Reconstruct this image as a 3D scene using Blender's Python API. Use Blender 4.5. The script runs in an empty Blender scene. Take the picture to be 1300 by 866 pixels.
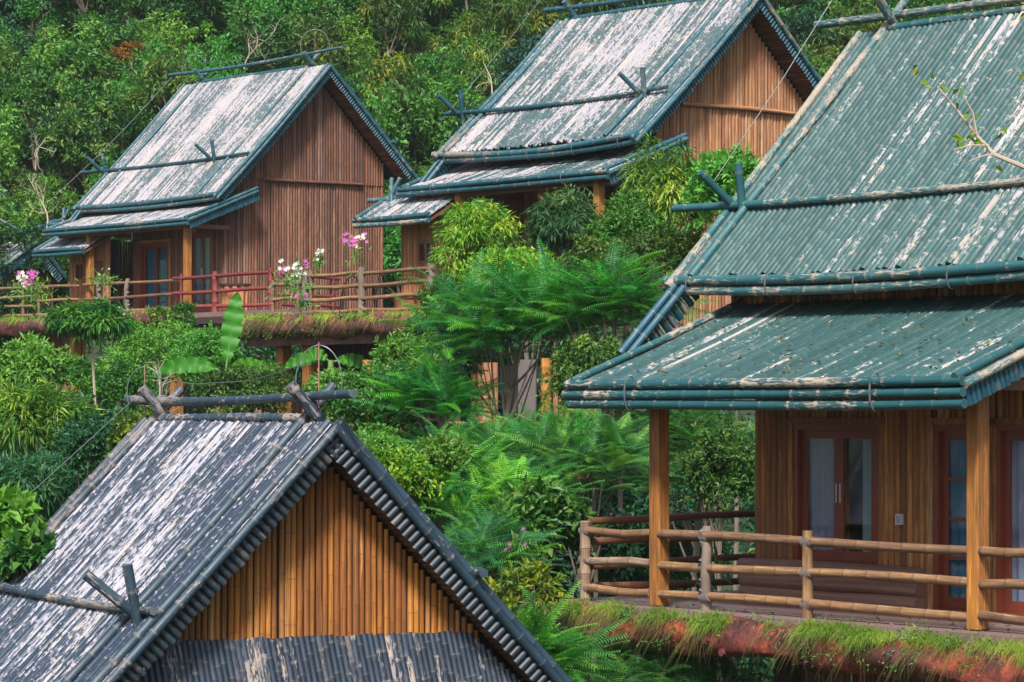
import bpy, math, random
import numpy as np
from mathutils import Vector, Matrix
R=math.radians
rng=np.random.default_rng(7); random.seed(7)
sc=bpy.context.scene; col=sc.collection
# ---------------------------------------------------------------- camera
FPX,YH,CX=3820.0,520.0,650.0
cam=bpy.data.cameras.new('camera'); co=bpy.data.objects.new('camera',cam); col.objects.link(co)
co.location=(0,0,0); co.rotation_euler=(R(90),0,0)
cam.sensor_width=36; cam.sensor_fit='HORIZONTAL'; cam.lens=36*FPX/1300; cam.shift_y=(YH-433)/1300
cam.clip_start=.5; cam.clip_end=2000; sc.camera=co
# ---------------------------------------------------------------- light
SUN_EL,SUN_AZ=R(50),R(-170)      # azimuth clockwise from +Y
w=bpy.data.worlds.new('World'); sc.world=w; w.use_nodes=True
nt=w.node_tree; nt.nodes.clear()
sky=nt.nodes.new('ShaderNodeTexSky'); sky.sky_type='NISHITA'; sky.sun_disc=False
sky.sun_elevation=SUN_EL; sky.sun_rotation=SUN_AZ; sky.dust_density=3.0; sky.air_density=1.0
bg=nt.nodes.new('ShaderNodeBackground'); bg.inputs[1].default_value=.098
wo=nt.nodes.new('ShaderNodeOutputWorld'); nt.links.new(sky.outputs[0],bg.inputs[0]); nt.links.new(bg.outputs[0],wo.inputs[0])
sl=bpy.data.lights.new('sun','SUN'); sl.energy=3.8; sl.angle=R(11); sl.color=(1,.97,.93)
so=bpy.data.objects.new('sun',sl); col.objects.link(so)
sd=Vector((math.sin(SUN_AZ)*math.cos(SUN_EL),math.cos(SUN_AZ)*math.cos(SUN_EL),math.sin(SUN_EL)))
so.rotation_euler=sd.to_track_quat('Z','Y').to_euler(); so.location=(-20,-20,40)
sc.view_settings.view_transform='Standard'; sc.view_settings.look='None'
sc.view_settings.exposure=0.88; sc.view_settings.gamma=1
sc.render.engine='CYCLES'; sc.render.resolution_x=1024; sc.render.resolution_y=682
try:
    sc.cycles.max_bounces=6; sc.cycles.transparent_max_bounces=8
except Exception: pass

# ---------------------------------------------------------------- object helpers
def tag(o,label=None,cat=None,group=None,kind=None):
    if label: o['label']=label
    if cat: o['category']=cat
    if group: o['group']=group
    if kind: o['kind']=kind
    return o
def empty(name,loc,rot=0,label=None,cat=None,group=None):
    o=bpy.data.objects.new(name,None); col.objects.link(o); o.location=loc; o.rotation_euler=(0,0,rot); o.empty_display_size=.3
    return tag(o,label,cat,group)
def link(name,me,parent=None,mat=None):
    o=bpy.data.objects.new(name,me); col.objects.link(o)
    if mat and len(me.materials)==0: me.materials.append(mat)
    if parent: o.parent=parent
    return o
def fastmesh(name,V,Fq,smooth=False,attr=None):
    """V (n,3); Fq list of (k,m) int arrays with the same vertex count per row"""
    V=np.asarray(V,np.float32); me=bpy.data.meshes.new(name)
    me.vertices.add(len(V)); me.vertices.foreach_set('co',V.ravel())
    Fq=[np.asarray(f,np.int32) for f in Fq if len(f)]
    idx=np.concatenate([f.ravel() for f in Fq]); cnt=np.concatenate([np.full(len(f),f.shape[1],np.int32) for f in Fq])
    st=np.concatenate([[0],np.cumsum(cnt)[:-1]]).astype(np.int32)
    me.loops.add(len(idx)); me.loops.foreach_set('vertex_index',idx)
    me.polygons.add(len(cnt)); me.polygons.foreach_set('loop_start',st); me.polygons.foreach_set('loop_total',cnt)
    me.polygons.foreach_set('use_smooth',np.full(len(cnt),bool(smooth)))
    me.update(calc_edges=True)
    if attr is not None:
        a=me.attributes.new('pv','FLOAT_VECTOR','POINT'); a.data.foreach_set('vector',np.asarray(attr,np.float32).ravel())
    me.validate()
    return me
def P(x,y,z): return np.array([x,-y,z],float)          # local house coords (y to the left) -> blender local

class PM:
    """collects bamboo poles, boxes and plates into one mesh; attribute pv = (length in internodes, girth, random)"""
    def __init__(s): s.V=[];s.A=[];s.Q=[];s.T=[];s.n=0
    def pole(s,p0,p1,r,r1=None,sp=.28,seg=8,half=None,bow=None,bump=.12,caps=True,rnd=None,wob=0):
        p0=np.asarray(p0,float);p1=np.asarray(p1,float);L=np.linalg.norm(p1-p0)
        if L<1e-4: return
        if r1 is None:r1=r
        rnd=rng.random() if rnd is None else rnd; ph=rng.random()
        ss=[0.0]; w_=.05*sp+.008; k=0
        t=ph*sp
        while t<L-w_:
            if t>w_: ss+= [t-w_,t,t+w_]; 
            t+=sp
        ss.append(L); ss=np.array(sorted(ss)); 
        node=np.abs(((ss/sp-ph)+.5)%1-.5)<.01
        rad=(r+(r1-r)*ss/L)*(1+bump*node)
        d=(p1-p0)/L
        if half is not None: up=np.asarray(half,float)
        else: up=np.array([0,0,1.]) if abs(d[2])<.9 else np.array([1.,0,0])
        up=up-d*np.dot(up,d); up/=np.linalg.norm(up); sd_=np.cross(d,up)
        if half is not None: ang=np.linspace(-math.pi*.5,math.pi*.5,seg)
        else: ang=np.linspace(0,2*math.pi,seg,endpoint=False)
        c=p0+d*ss[:,None]
        if bow is not None: c=c+np.asarray(bow,float)*(np.sin(math.pi*ss/L)[:,None])
        if wob: 
            a1,a2=rng.random(2)*6.28
            c=c+wob*(np.sin(ss/L*7+a1)[:,None]*sd_+np.sin(ss/L*5+a2)[:,None]*up)
        ring=np.cos(ang)[:,None]*up+np.sin(ang)[:,None]*sd_
        V=c[:,None,:]+rad[:,None,None]*ring[None]
        m=len(ss);g=len(ang)
        A=np.empty((m,g,3));A[...,0]=(ss/sp-ph)[:,None]+50;A[...,1]=(ang*r)[None];A[...,2]=rnd
        b=s.n;s.V.append(V.reshape(-1,3));s.A.append(A.reshape(-1,3));s.n+=m*g
        i=np.arange(m-1)[:,None]*g; 
        if half is not None: j=np.arange(g-1)[None]; j2=j+1
        else: j=np.arange(g)[None]; j2=(j+1)%g
        s.Q.append((b+np.stack([i+j,i+j2,i+g+j2,i+g+j],-1)).reshape(-1,4))
        if caps:
            for e,row in ((0,0),(1,m-1)):
                s.V.append(c[row][None]);s.A.append(np.array([[-10.,0,rnd]]));ci=s.n;s.n+=1
                jj=np.arange(g-1) if half is not None else np.arange(g)
                a=b+row*g+jj;bb=b+row*g+((jj+1)%g)
                s.T.append(np.stack([np.full(len(jj),ci),bb,a] if e==0 else [np.full(len(jj),ci),a,bb],-1))
    def path(s,pts,r,r1=None,seg=6,rnd=None,sp=.3):
        pts=np.asarray(pts,float); m=len(pts); r1=r if r1 is None else r1; rnd=rng.random() if rnd is None else rnd
        d=np.gradient(pts,axis=0); d/=np.linalg.norm(d,axis=1)[:,None]+1e-9
        up=np.tile(np.array([0,0,1.]),(m,1)); up[np.abs(d[:,2])>.9]=(1,0,0)
        if abs(d[:,2]).max()>.9: up[:]=(.8,.6,.05)
        u=up-d*(up*d).sum(1)[:,None]; u/=np.linalg.norm(u,axis=1)[:,None]; v=np.cross(d,u)
        ang=np.linspace(0,2*math.pi,seg,endpoint=False); rad=np.linspace(r,r1,m)
        V=pts[:,None,:]+rad[:,None,None]*(np.cos(ang)[None,:,None]*u[:,None]+np.sin(ang)[None,:,None]*v[:,None])
        Ls=np.concatenate([[0],np.cumsum(np.linalg.norm(np.diff(pts,axis=0),axis=1))])
        A=np.empty((m,seg,3));A[...,0]=(Ls/sp)[:,None]+50;A[...,1]=(ang*r)[None];A[...,2]=rnd
        b=s.n;s.V.append(V.reshape(-1,3));s.A.append(A.reshape(-1,3));s.n+=m*seg
        i=np.arange(m-1)[:,None]*seg;j=np.arange(seg)[None];j2=(j+1)%seg
        s.Q.append((b+np.stack([i+j,i+j2,i+seg+j2,i+seg+j],-1)).reshape(-1,4))
    def box(s,lo,hi,rnd=None):
        lo=np.minimum(lo,hi).astype(float) if False else np.asarray(lo,float); hi=np.asarray(hi,float)
        l=np.minimum(lo,hi);h=np.maximum(lo,hi)
        rnd=rng.random() if rnd is None else rnd
        V=np.array([[x,y,z] for x in (l[0],h[0]) for y in (l[1],h[1]) for z in (l[2],h[2])])
        b=s.n;s.V.append(V);A=np.zeros((8,3));A[:,0]=V[:,2]*3+50;A[:,1]=V[:,0]+V[:,1];A[:,2]=rnd;s.A.append(A);s.n+=8
        s.Q.append(b+np.array([[0,1,3,2],[4,6,7,5],[0,4,5,1],[2,3,7,6],[0,2,6,4],[1,5,7,3]]))
    def plate(s,pts,th,nrm):
        """polygon extruded by th along nrm"""
        pts=np.asarray(pts,float);n=len(pts);off=np.asarray(nrm,float);off=off/np.linalg.norm(off)*th
        b=s.n;s.V.append(np.vstack([pts,pts+off]));s.A.append(np.tile([50.2,0,.5],(2*n,1)));s.n+=2*n
        assert n in (3,4)
        (s.Q if n==4 else s.T).append(b+np.array([list(range(n))])); (s.Q if n==4 else s.T).append(b+np.array([[n+i for i in range(n)][::-1]]))
        s.Q.append(b+np.array([[i,i+n,(i+1)%n+n,(i+1)%n] for i in range(n)]))
    def build(s,name,mat,parent=None,smooth=True):
        me=fastmesh(name,np.concatenate(s.V),[np.concatenate(s.Q)] +([np.concatenate(s.T)] if s.T else []),smooth,np.concatenate(s.A))
        if smooth:
            try: me.set_sharp_from_angle(angle=R(50))
            except Exception: pass
        return link(name,me,parent,mat)

# ---------------------------------------------------------------- materials
def newmat(name):
    m=bpy.data.materials.new(name); m.use_nodes=True; n=m.node_tree; n.nodes.clear()
    o=n.nodes.new('ShaderNodeOutputMaterial'); b=n.nodes.new('ShaderNodeBsdfPrincipled'); n.links.new(b.outputs[0],o.inputs[0])
    return m,n,b,o
class NB:
    def __init__(s,n): s.n=n
    def new(s,t,**k):
        x=s.n.nodes.new(t)
        for a,v in k.items(): setattr(x,a,v)
        return x
    def put(s,sock,v):
        if hasattr(v,'is_output') or isinstance(v,bpy.types.NodeSocket): s.n.links.new(v,sock)
        elif v is not None:
            sock.default_value=v
    def math(s,op,a,b=None,c=None,clamp=False):
        x=s.new('ShaderNodeMath',operation=op); x.use_clamp=clamp; s.put(x.inputs[0],a); s.put(x.inputs[1],b) if b is not None else 0; s.put(x.inputs[2],c) if c is not None else 0
        return x.outputs[0]
    def comb(s,a,b,c):
        x=s.new('ShaderNodeCombineXYZ'); s.put(x.inputs[0],a);s.put(x.inputs[1],b);s.put(x.inputs[2],c); return x.outputs[0]
    def noise(s,vec,scale=1,detail=3,rough=.6,dim='3D'):
        x=s.new('ShaderNodeTexNoise',noise_dimensions=dim); s.put(x.inputs['Vector'],vec); x.inputs['Scale'].default_value=scale;x.inputs['Detail'].default_value=detail;x.inputs['Roughness'].default_value=rough
        return x.outputs['Fac']
    def white(s,vec):
        x=s.new('ShaderNodeTexWhiteNoise',noise_dimensions='3D'); s.put(x.inputs['Vector'],vec); return x.outputs['Value']
    def mix(s,f,a,b,mode='MIX'):
        x=s.new('ShaderNodeMix',data_type='RGBA',blend_type=mode); s.put(x.inputs[0],f)
        for i,v in ((6,a),(7,b)):
            s.put(x.inputs[i],(*v,1) if isinstance(v,tuple) and len(v)==3 else v)
        return x.outputs[2]
    def ramp(s,f,stops):
        x=s.new('ShaderNodeValToRGB'); e=x.color_ramp.elements
        while len(e)<len(stops): e.new(.5)
        for k,(p,c) in zip(e,stops): k.position=p;k.color=(*c,1)
        s.put(x.inputs[0],f); return x.outputs[0]
    def sstep(s,v,a,b):
        x=s.new('ShaderNodeMapRange',interpolation_type='SMOOTHSTEP'); s.put(x.inputs[0],v); s.put(x.inputs[1],a);s.put(x.inputs[2],b); return x.outputs[0]
    def attr(s,name='pv'):
        a=s.new('ShaderNodeAttribute',attribute_name=name); x=s.new('ShaderNodeSeparateXYZ'); s.n.links.new(a.outputs['Vector'],x.inputs[0]); return x.outputs
def paint_mat(name,base,base2,wear,under=(.50,.46,.45),rough=.5,streak=1.0,grime=(.12,.11,.09)):
    m,n,b,o=newmat(name); k=NB(n); U,G,Rn=k.attr()
    cell=k.math('FLOOR',U); fr_=k.math('FRACT',U)
    r100=k.math('MULTIPLY',Rn,97.0)
    seg=k.white(k.comb(cell,r100,3.0)); polr=k.white(k.comb(7.0,r100,1.0))
    fine=k.noise(k.comb(k.math('MULTIPLY',U,2.9),k.math('MULTIPLY',G,38.0),r100),1.0,5,.7)
    tc=k.new('ShaderNodeTexCoord'); big=k.noise(tc.outputs['Object'],.55,3,.6)
    # distance to node line
    nd=k.math('ABSOLUTE',k.math('SUBTRACT',fr_,.5)); nodeline=k.sstep(nd,.40,.5)
    runs=k.noise(k.comb(k.math('MULTIPLY',U,.13),r100,4.0),1.0,2,.5)
    s=k.math('ADD',k.math('MULTIPLY',fine,.85),k.math('MULTIPLY',seg,.09))
    s=k.math('ADD',s,k.math('MULTIPLY',k.math('POWER',polr,2.0),.24*streak)); s=k.math('ADD',s,k.math('MULTIPLY',runs,.62*streak)); s=k.math('ADD',s,k.math('MULTIPLY',big,.55))
    s=k.math('ADD',s,k.math('MULTIPLY',nodeline,.09))
    th=1.42+.37*(streak-1)-wear*.62
    mask=k.sstep(s,th-.03,th+.03)
    basec=k.mix(k.noise(k.comb(k.math('MULTIPLY',U,.4),k.math('MULTIPLY',G,20.0),r100),1,3),base,base2)
    basec=k.mix(k.math('MULTIPLY',polr,.45),basec,tuple(min(1,c*1.9+.01) for c in base2))
    moss=k.sstep(k.noise(tc.outputs['Object'],1.7,4,.7),.60,.74)
    basec=k.mix(k.math('MULTIPLY',moss,.35),basec,(.09,.10,.045))
    un=k.mix(k.noise(k.comb(k.math('MULTIPLY',U,1.3),k.math('MULTIPLY',G,60.0),r100),1,3,.7),tuple(c*.55 for c in under),under)
    un=k.mix(k.math('MULTIPLY',k.sstep(seg,.7,.95),.5),un,(.42,.33,.25))
    c=k.mix(mask,basec,un)
    edge=k.math('MULTIPLY',k.sstep(nd,.468,.487),.4); c=k.mix(edge,c,grime)
    k.put(b.inputs['Base Color'],c); k.put(b.inputs['Roughness'],k.math('ADD',rough,k.math('MULTIPLY',mask,.35),clamp=True))
    bp=k.new('ShaderNodeBump'); bp.inputs['Strength'].default_value=.5;bp.inputs['Distance'].default_value=.006; k.put(bp.inputs['Height'],k.math('ADD',k.math('MULTIPLY',mask,.6),fine)); k.put(b.inputs['Normal'],bp.outputs[0])
    return m
def wood_mat(name,stops,dark=.5,rough=.7,nodes=.5,grain=45.0):
    """bamboo / timber: per-pole colour from a ramp, long grain, node lines, weather stains"""
    m,n,b,o=newmat(name); k=NB(n); U,G,Rn=k.attr(); r100=k.math('MULTIPLY',Rn,97.0)
    pr=k.white(k.comb(2.0,r100,5.0)); c=k.ramp(pr,stops)
    g=k.noise(k.comb(k.math('MULTIPLY',U,.8),k.math('MULTIPLY',G,grain),r100),1,4,.65)
    c=k.mix(k.sstep(g,.35,.75),k.mix(1.0,c,(dark,dark,dark),'MULTIPLY'),c)
    tc=k.new('ShaderNodeTexCoord'); mp=k.new('ShaderNodeMapping'); n.links.new(tc.outputs['Object'],mp.inputs[0]); mp.inputs['Scale'].default_value=(1.6,1.6,.55); st=k.noise(mp.outputs[0],1.0,6,.7)
    c=k.mix(k.math('MULTIPLY',k.sstep(st,.42,.68),.72),c,stops[0][1])
    pal=k.sstep(k.noise(k.comb(k.math('MULTIPLY',U,.5),k.math('MULTIPLY',G,25.0),k.math('ADD',r100,9.0)),1,3,.6),.60,.78)
    c=k.mix(k.math('MULTIPLY',pal,.55),c,tuple(min(1,x*1.35+.03) for x in stops[-1][1]))
    fr_=k.math('FRACT',U); nd=k.math('ABSOLUTE',k.math('SUBTRACT',fr_,.5)); c=k.mix(k.math('MULTIPLY',k.sstep(nd,.47,.49),nodes),c,tuple(x*.4 for x in stops[0][1]))
    k.put(b.inputs['Base Color'],c); b.inputs['Roughness'].default_value=rough
    bp=k.new('ShaderNodeBump'); bp.inputs['Strength'].default_value=.4;bp.inputs['Distance'].default_value=.006; k.put(bp.inputs['Height'],g); k.put(b.inputs['Normal'],bp.outputs[0])
    return m
def plain(name,c,rough=.6,metal=0,noise=.25,scale=8):
    m,n,b,o=newmat(name); k=NB(n); tc=k.new('ShaderNodeTexCoord')
    f=k.noise(tc.outputs['Object'],scale,4); k.put(b.inputs['Base Color'],k.mix(f,tuple(x*(1-noise) for x in c),tuple(min(1,x*(1+noise)) for x in c)))
    b.inputs['Roughness'].default_value=rough;b.inputs['Metallic'].default_value=metal
    return m
def leaf_mat(name,c1,c2,tip=None,rough=.5,trans=.35,hv=.03,vv=.3,spec=.35,patch=None,gain=1.08):
    """pv=(random per leaf, random per clump, position along leaf)"""
    if name[:4]=='leaf': c1,c2=[tuple(min(.6,v*gain) for v in q) for q in (c1,c2)]
    m,n,b,o=newmat(name); k=NB(n); A,B,Cc=k.attr(); oi=k.new('ShaderNodeObjectInfo')
    c=k.mix(k.math('ADD',k.math('MULTIPLY',A,.55),k.math('MULTIPLY',B,.45)),c1,c2)
    if tip: c=k.mix(k.math('MULTIPLY',k.sstep(k.math('ADD',k.math('MULTIPLY',A,.35),B),.85,1.15),.85),c,tip)
    if patch is not None: pass
    hs=k.new('ShaderNodeHueSaturation'); k.put(hs.inputs['Color'],c)
    k.put(hs.inputs['Hue'],k.math('ADD',.5-hv,k.math('MULTIPLY',oi.outputs['Random'],2*hv)))
    rr=k.white(k.comb(oi.outputs['Random'],4.0,2.0)); k.put(hs.inputs['Value'],k.math('ADD',1-vv,k.math('MULTIPLY',rr,2*vv)))
    k.put(b.inputs['Base Color'],hs.outputs[0]); b.inputs['Roughness'].default_value=rough
    try: b.inputs['Specular IOR Level'].default_value=spec
    except Exception: pass
    t=k.new('ShaderNodeBsdfTranslucent'); k.put(t.inputs[0],k.mix(1.0,hs.outputs[0],(1.15,1.25,.5),'MULTIPLY'))
    mx=k.new('ShaderNodeMixShader'); mx.inputs[0].default_value=trans; n.links.new(b.outputs[0],mx.inputs[1]);n.links.new(t.outputs[0],mx.inputs[2]);n.links.new(mx.outputs[0],o.inputs[0])
    return m
M={}
M['p1']=paint_mat('paint_blue_black',(.006,.015,.030),(.010,.024,.046),.39,under=(.44,.43,.49),streak=.7)
M['p1t']=paint_mat('trim_blue_black',(.006,.018,.032),(.013,.032,.050),.34,streak=.45,under=(.24,.21,.20))
M['p2']=paint_mat('paint_grey_teal',(.014,.042,.050),(.028,.058,.062),.50,under=(.40,.37,.40),streak=.7)
M['p2t']=paint_mat('trim_teal_aged',(.006,.042,.056),(.014,.068,.085),.26,streak=.45,under=(.26,.24,.21))
M['p3']=paint_mat('paint_teal_worn',(.012,.045,.050),(.026,.060,.062),.45,under=(.40,.37,.40),streak=.85)
M['p3t']=paint_mat('trim_teal_dark',(.006,.046,.064),(.013,.072,.092),.32,streak=.45,under=(.27,.23,.18))
M['p4']=paint_mat('paint_teal_green',(.010,.045,.045),(.024,.064,.060),.14,under=(.44,.42,.42),streak=1.15)
M['p4t']=paint_mat('trim_teal_green',(.006,.052,.062),(.014,.074,.080),.36,streak=.5,under=(.38,.32,.25))
M['skirt']=paint_mat('paint_skirt_blue',(.005,.012,.024),(.010,.020,.036),.22,under=(.30,.26,.25))
M['frb']=paint_mat('fringe_blue',(.005,.011,.018),(.010,.019,.028),.1,streak=.4)
M['frt']=paint_mat('fringe_teal',(.004,.036,.058),(.008,.055,.08),.1,streak=.4)
M['wall1']=wood_mat('wall_orange_bamboo',[(0,(.17,.055,.014)),(.35,(.38,.125,.014)),(.7,(.60,.22,.018)),(1,(.58,.30,.11))],.36,nodes=.35,grain=70)
M['wall2']=wood_mat('wall_brown_bamboo',[(0,(.085,.034,.022)),(.35,(.18,.068,.038)),(.75,(.30,.112,.045)),(1,(.34,.19,.125))],.42,nodes=.15)
M['wall3']=wood_mat('wall_tan_bamboo',[(0,(.26,.10,.045)),(.4,(.46,.20,.085)),(.8,(.58,.28,.11)),(1,(.60,.36,.20))],.42,nodes=.2)
M['wall4']=wood_mat('wall_weathered_bamboo',[(0,(.16,.062,.026)),(.4,(.40,.155,.038)),(.75,(.64,.27,.05)),(1,(.60,.36,.18))],.36,nodes=.15)
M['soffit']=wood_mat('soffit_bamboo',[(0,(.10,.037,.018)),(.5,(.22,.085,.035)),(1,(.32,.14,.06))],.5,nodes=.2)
M['timber']=wood_mat('post_timber',[(0,(.34,.125,.025)),(1,(.66,.28,.04))],.38,nodes=0,grain=34.0)
M['rail']=wood_mat('rail_bamboo',[(0,(.15,.075,.04)),(.4,(.27,.14,.06)),(.8,(.38,.21,.085)),(1,(.38,.27,.18))],.38,nodes=.8,grain=30)
M['railred']=wood_mat('rail_red',[(0,(.15,.022,.02)),(1,(.27,.05,.04))],.6,nodes=.1)
M['log']=wood_mat('log_base_wood',[(0,(.22,.11,.075)),(1,(.38,.20,.15))],.45,nodes=0,grain=22)
M['lash']=plain('lashing_grey',(.12,.10,.095),.8)
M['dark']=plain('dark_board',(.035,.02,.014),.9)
M['deck']=plain('deck_floor',(.17,.11,.10),.55,scale=3)
M['frame']=plain('door_frame_red_wood',(.16,.035,.016),.4,scale=5)
M['steel']=plain('steel_handle',(.55,.55,.56),.25,1)
M['copper']=plain('copper_handle',(.50,.20,.11),.3,.9)
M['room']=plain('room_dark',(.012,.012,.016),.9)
M['curtainw']=plain('curtain_grey',(.30,.29,.36),.9,noise=.1)
M['curtainb']=plain('curtain_blue',(.04,.17,.24),.9,noise=.15)
M['curtaing']=plain('curtain_green',(.26,.34,.31),.9,noise=.1)
M['switch']=plain('switch_grey',(.45,.46,.5),.35)
M['wire']=plain('wire_grey',(.12,.145,.15),.5,.3)
M['wirered']=plain('wire_rusty',(.30,.14,.12),.6,.2)
M['terracotta']=plain('terracotta',(.42,.17,.07),.8)
M['iron']=plain('wrought_iron',(.018,.018,.022),.5,.6)
M['bark']=plain('bark_grey',(.17,.13,.10),.9,scale=6)
M['barkpale']=plain('bark_pale',(.34,.27,.20),.85,scale=6)
M['stem']=plain('green_stem',(.12,.22,.05),.6)
def rock_mat(name,c1,c2,c3):
    m,n,b,o=newmat(name);k=NB(n);tc=k.new('ShaderNodeTexCoord');v=tc.outputs['Object']
    a=k.noise(v,2.2,5,.65);d=k.noise(v,9,4,.6)
    c=k.ramp(a,[(.35,c1),(.52,c2),(.68,c3)]); c=k.mix(k.math('MULTIPLY',k.sstep(d,.5,.7),.6),c,tuple(x*.35 for x in c1))
    k.put(b.inputs['Base Color'],c);b.inputs['Roughness'].default_value=.55
    bp=k.new('ShaderNodeBump');bp.inputs['Strength'].default_value=.7;bp.inputs['Distance'].default_value=.03;k.put(bp.inputs['Height'],d);k.put(b.inputs['Normal'],bp.outputs[0]);return m
M['edge4']=rock_mat('edge_log_red',(.04,.018,.016),(.15,.035,.024),(.38,.075,.033))
M['edge2']=rock_mat('edge_log_maroon',(.04,.018,.016),(.13,.035,.03),(.20,.06,.045))
def soil_mat():
    m,n,b,o=newmat('hill_soil');k=NB(n);tc=k.new('ShaderNodeTexCoord');v=tc.outputs['Object']
    c=k.ramp(k.noise(v,.6,6,.7),[(.3,(.010,.022,.008)),(.5,(.022,.04,.012)),(.7,(.05,.045,.025))]);k.put(b.inputs['Base Color'],c);b.inputs['Roughness'].default_value=.95;return m
M['soil']=soil_mat()
# foliage
M['L_mid']=leaf_mat('leaf_mid',(.022,.085,.018),(.07,.19,.03),tip=(.16,.27,.04))
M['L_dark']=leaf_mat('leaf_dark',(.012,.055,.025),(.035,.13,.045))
M['L_blue']=leaf_mat('leaf_bluish',(.014,.06,.04),(.04,.13,.08))
M['L_yel']=leaf_mat('leaf_yellow_green',(.07,.18,.015),(.18,.34,.025),tip=(.38,.42,.03))
M['L_light']=leaf_mat('leaf_light',(.05,.16,.02),(.12,.30,.045))
M['L_narrow']=leaf_mat('leaf_narrow',(.02,.085,.012),(.07,.19,.02),tip=(.22,.33,.03))
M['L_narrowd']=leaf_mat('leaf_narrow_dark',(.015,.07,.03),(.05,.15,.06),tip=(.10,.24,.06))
M['L_flame']=leaf_mat('leaf_gold_tips',(.03,.09,.015),(.08,.17,.02),tip=(.30,.30,.025))
M['L_orange']=leaf_mat('flower_orange',(.22,.10,.02),(.38,.16,.02))
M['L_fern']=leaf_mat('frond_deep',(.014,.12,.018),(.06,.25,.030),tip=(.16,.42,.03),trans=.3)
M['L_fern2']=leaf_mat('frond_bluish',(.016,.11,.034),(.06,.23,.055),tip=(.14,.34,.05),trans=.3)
M['L_fern3']=leaf_mat('frond_bright',(.04,.24,.015),(.10,.40,.03),trans=.4)
M['L_banana']=leaf_mat('leaf_banana',(.04,.20,.012),(.09,.30,.03),trans=.45,hv=.01,vv=.1)
M['L_grass']=leaf_mat('grass_blades',(.13,.21,.03),(.30,.42,.045),tip=(.42,.48,.08))
M['L_dry']=leaf_mat('dry_moss',(.12,.115,.04),(.24,.21,.08))
M['F_pink']=leaf_mat('petal_magenta',(.48,.05,.36),(.70,.22,.60),hv=.01,vv=.1)
M['F_white']=leaf_mat('petal_white',(.70,.62,.66),(.85,.82,.80),hv=.0,vv=.05)
M['F_red']=leaf_mat('petal_red',(.70,.01,.02),(.80,.03,.03),hv=.0,vv=.05)
def glass_mat():
    m,n,b,o=newmat('window_glass');k=NB(n);n.nodes.remove(b)
    g=k.new('ShaderNodeBsdfGlossy');g.inputs['Roughness'].default_value=.05;g.inputs[0].default_value=(.8,.85,.9,1)
    t=k.new('ShaderNodeBsdfTransparent');t.inputs[0].default_value=(.88,.92,.96,1)
    f=k.new('ShaderNodeLayerWeight');f.inputs[0].default_value=.5
    x=k.new('ShaderNodeMixShader');k.put(x.inputs[0],k.math('ADD',k.math('MULTIPLY',k.math('POWER',f.outputs[1],4.0),.8),.07,clamp=True));n.links.new(t.outputs[0],x.inputs[1]);n.links.new(g.outputs[0],x.inputs[2]);n.links.new(x.outputs[0],o.inputs[0]);return m
M['glass']=glass_mat()

# ---------------------------------------------------------------- terrain
def ground_z(x,y):
    xs=[-200,15,27,38,50,62,75,90,102,108,150,230,600]; zs=[-10,-9.3,-8.2,-6.6,-4.8,-2.6,-1.6,-.6,3.5,7.5,36,70,90]
    z=np.interp(y,xs,zs)
    return z+.35*np.sin(x*.31+y*.17)+.25*np.sin(x*.7-y*.43)
def terrain():
    ys=np.concatenate([np.linspace(-120,10,8,endpoint=False),np.arange(10,165,1.25),np.linspace(165,600,20)])
    xs=np.concatenate([np.linspace(-400,-60,12,endpoint=False),np.arange(-60,60,1.5),np.linspace(60,400,13)])
    X,Y=np.meshgrid(xs,ys); Z=ground_z(X,Y)
    V=np.stack([X,Y,Z],-1).reshape(-1,3); a=len(xs)
    i=np.arange(len(ys)-1)[:,None]*a; j=np.arange(a-1)[None]
    F_=np.stack([i+j,i+j+1,i+a+j+1,i+a+j],-1).reshape(-1,4)
    o=link('hillside',fastmesh('hillside',V,[F_],True),None,M['soil']); tag(o,kind='structure'); return o
terrain()
def haze():
    m=PM(); m.box((-420,-130,-14),(420,610,96)); o=m.build('haze',None,None,False); mt=bpy.data.materials.new('haze_air'); mt.use_nodes=True; n=mt.node_tree; n.nodes.clear()
    v=n.nodes.new('ShaderNodeVolumePrincipled'); v.inputs['Density'].default_value=.00022; v.inputs['Color'].default_value=(.86,.93,.90,1); v.inputs['Anisotropy'].default_value=.2
    u=n.nodes.new('ShaderNodeOutputMaterial'); n.links.new(v.outputs[0],u.inputs['Volume']); o.data.materials.append(mt); tag(o,kind='stuff')
haze()

# ---------------------------------------------------------------- house frames
class Frame:
    def __init__(s,px,py,d,adeg,zb):
        s.a=R(adeg); s.ex=np.array([math.sin(s.a),-math.cos(s.a),0]); s.ey=np.array([-math.cos(s.a),-math.sin(s.a),0])
        s.O=np.array([(px-CX)/FPX*d,d,-(py-YH)/FPX*d]); s.M=np.array([s.ex,s.ey,[0,0,1.]]); s.zb=zb
        s.rot=s.a-math.pi/2
    def plane(s,px,py,n,c):
        r=s.M@np.array([(px-CX)/FPX,1,-(py-YH)/FPX]); o=-s.M@s.O; n=np.array(n,float); t=(c-n@o)/(n@r); q=o+r*t; return q
    def world(s,x,y,z): return s.O+s.ex*x+s.ey*y+np.array([0,0,z])
    def root(s,name,label,cat,group=None,x=-3,y=0):
        """Empty at the base of the house; returns it (children coordinates are shifted by base)"""
        b=s.world(x,y,s.zb); e=empty(name,b,s.rot,label,cat,group); s.b=(x,y,s.zb); return e
    def T(s,x,y,z): return np.array([x-s.b[0],-(y-s.b[1]),z-s.b[2]])

def slopeN(Y,Z):   # outward normal of plane through ridge (0,0) and eave (Y,Z), in blender local axes
    v=np.array([0,-Z,abs(Y)]); v=v/np.linalg.norm(v); return np.array([0,-math.copysign(1,Y)*v[1],v[2]])

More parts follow.
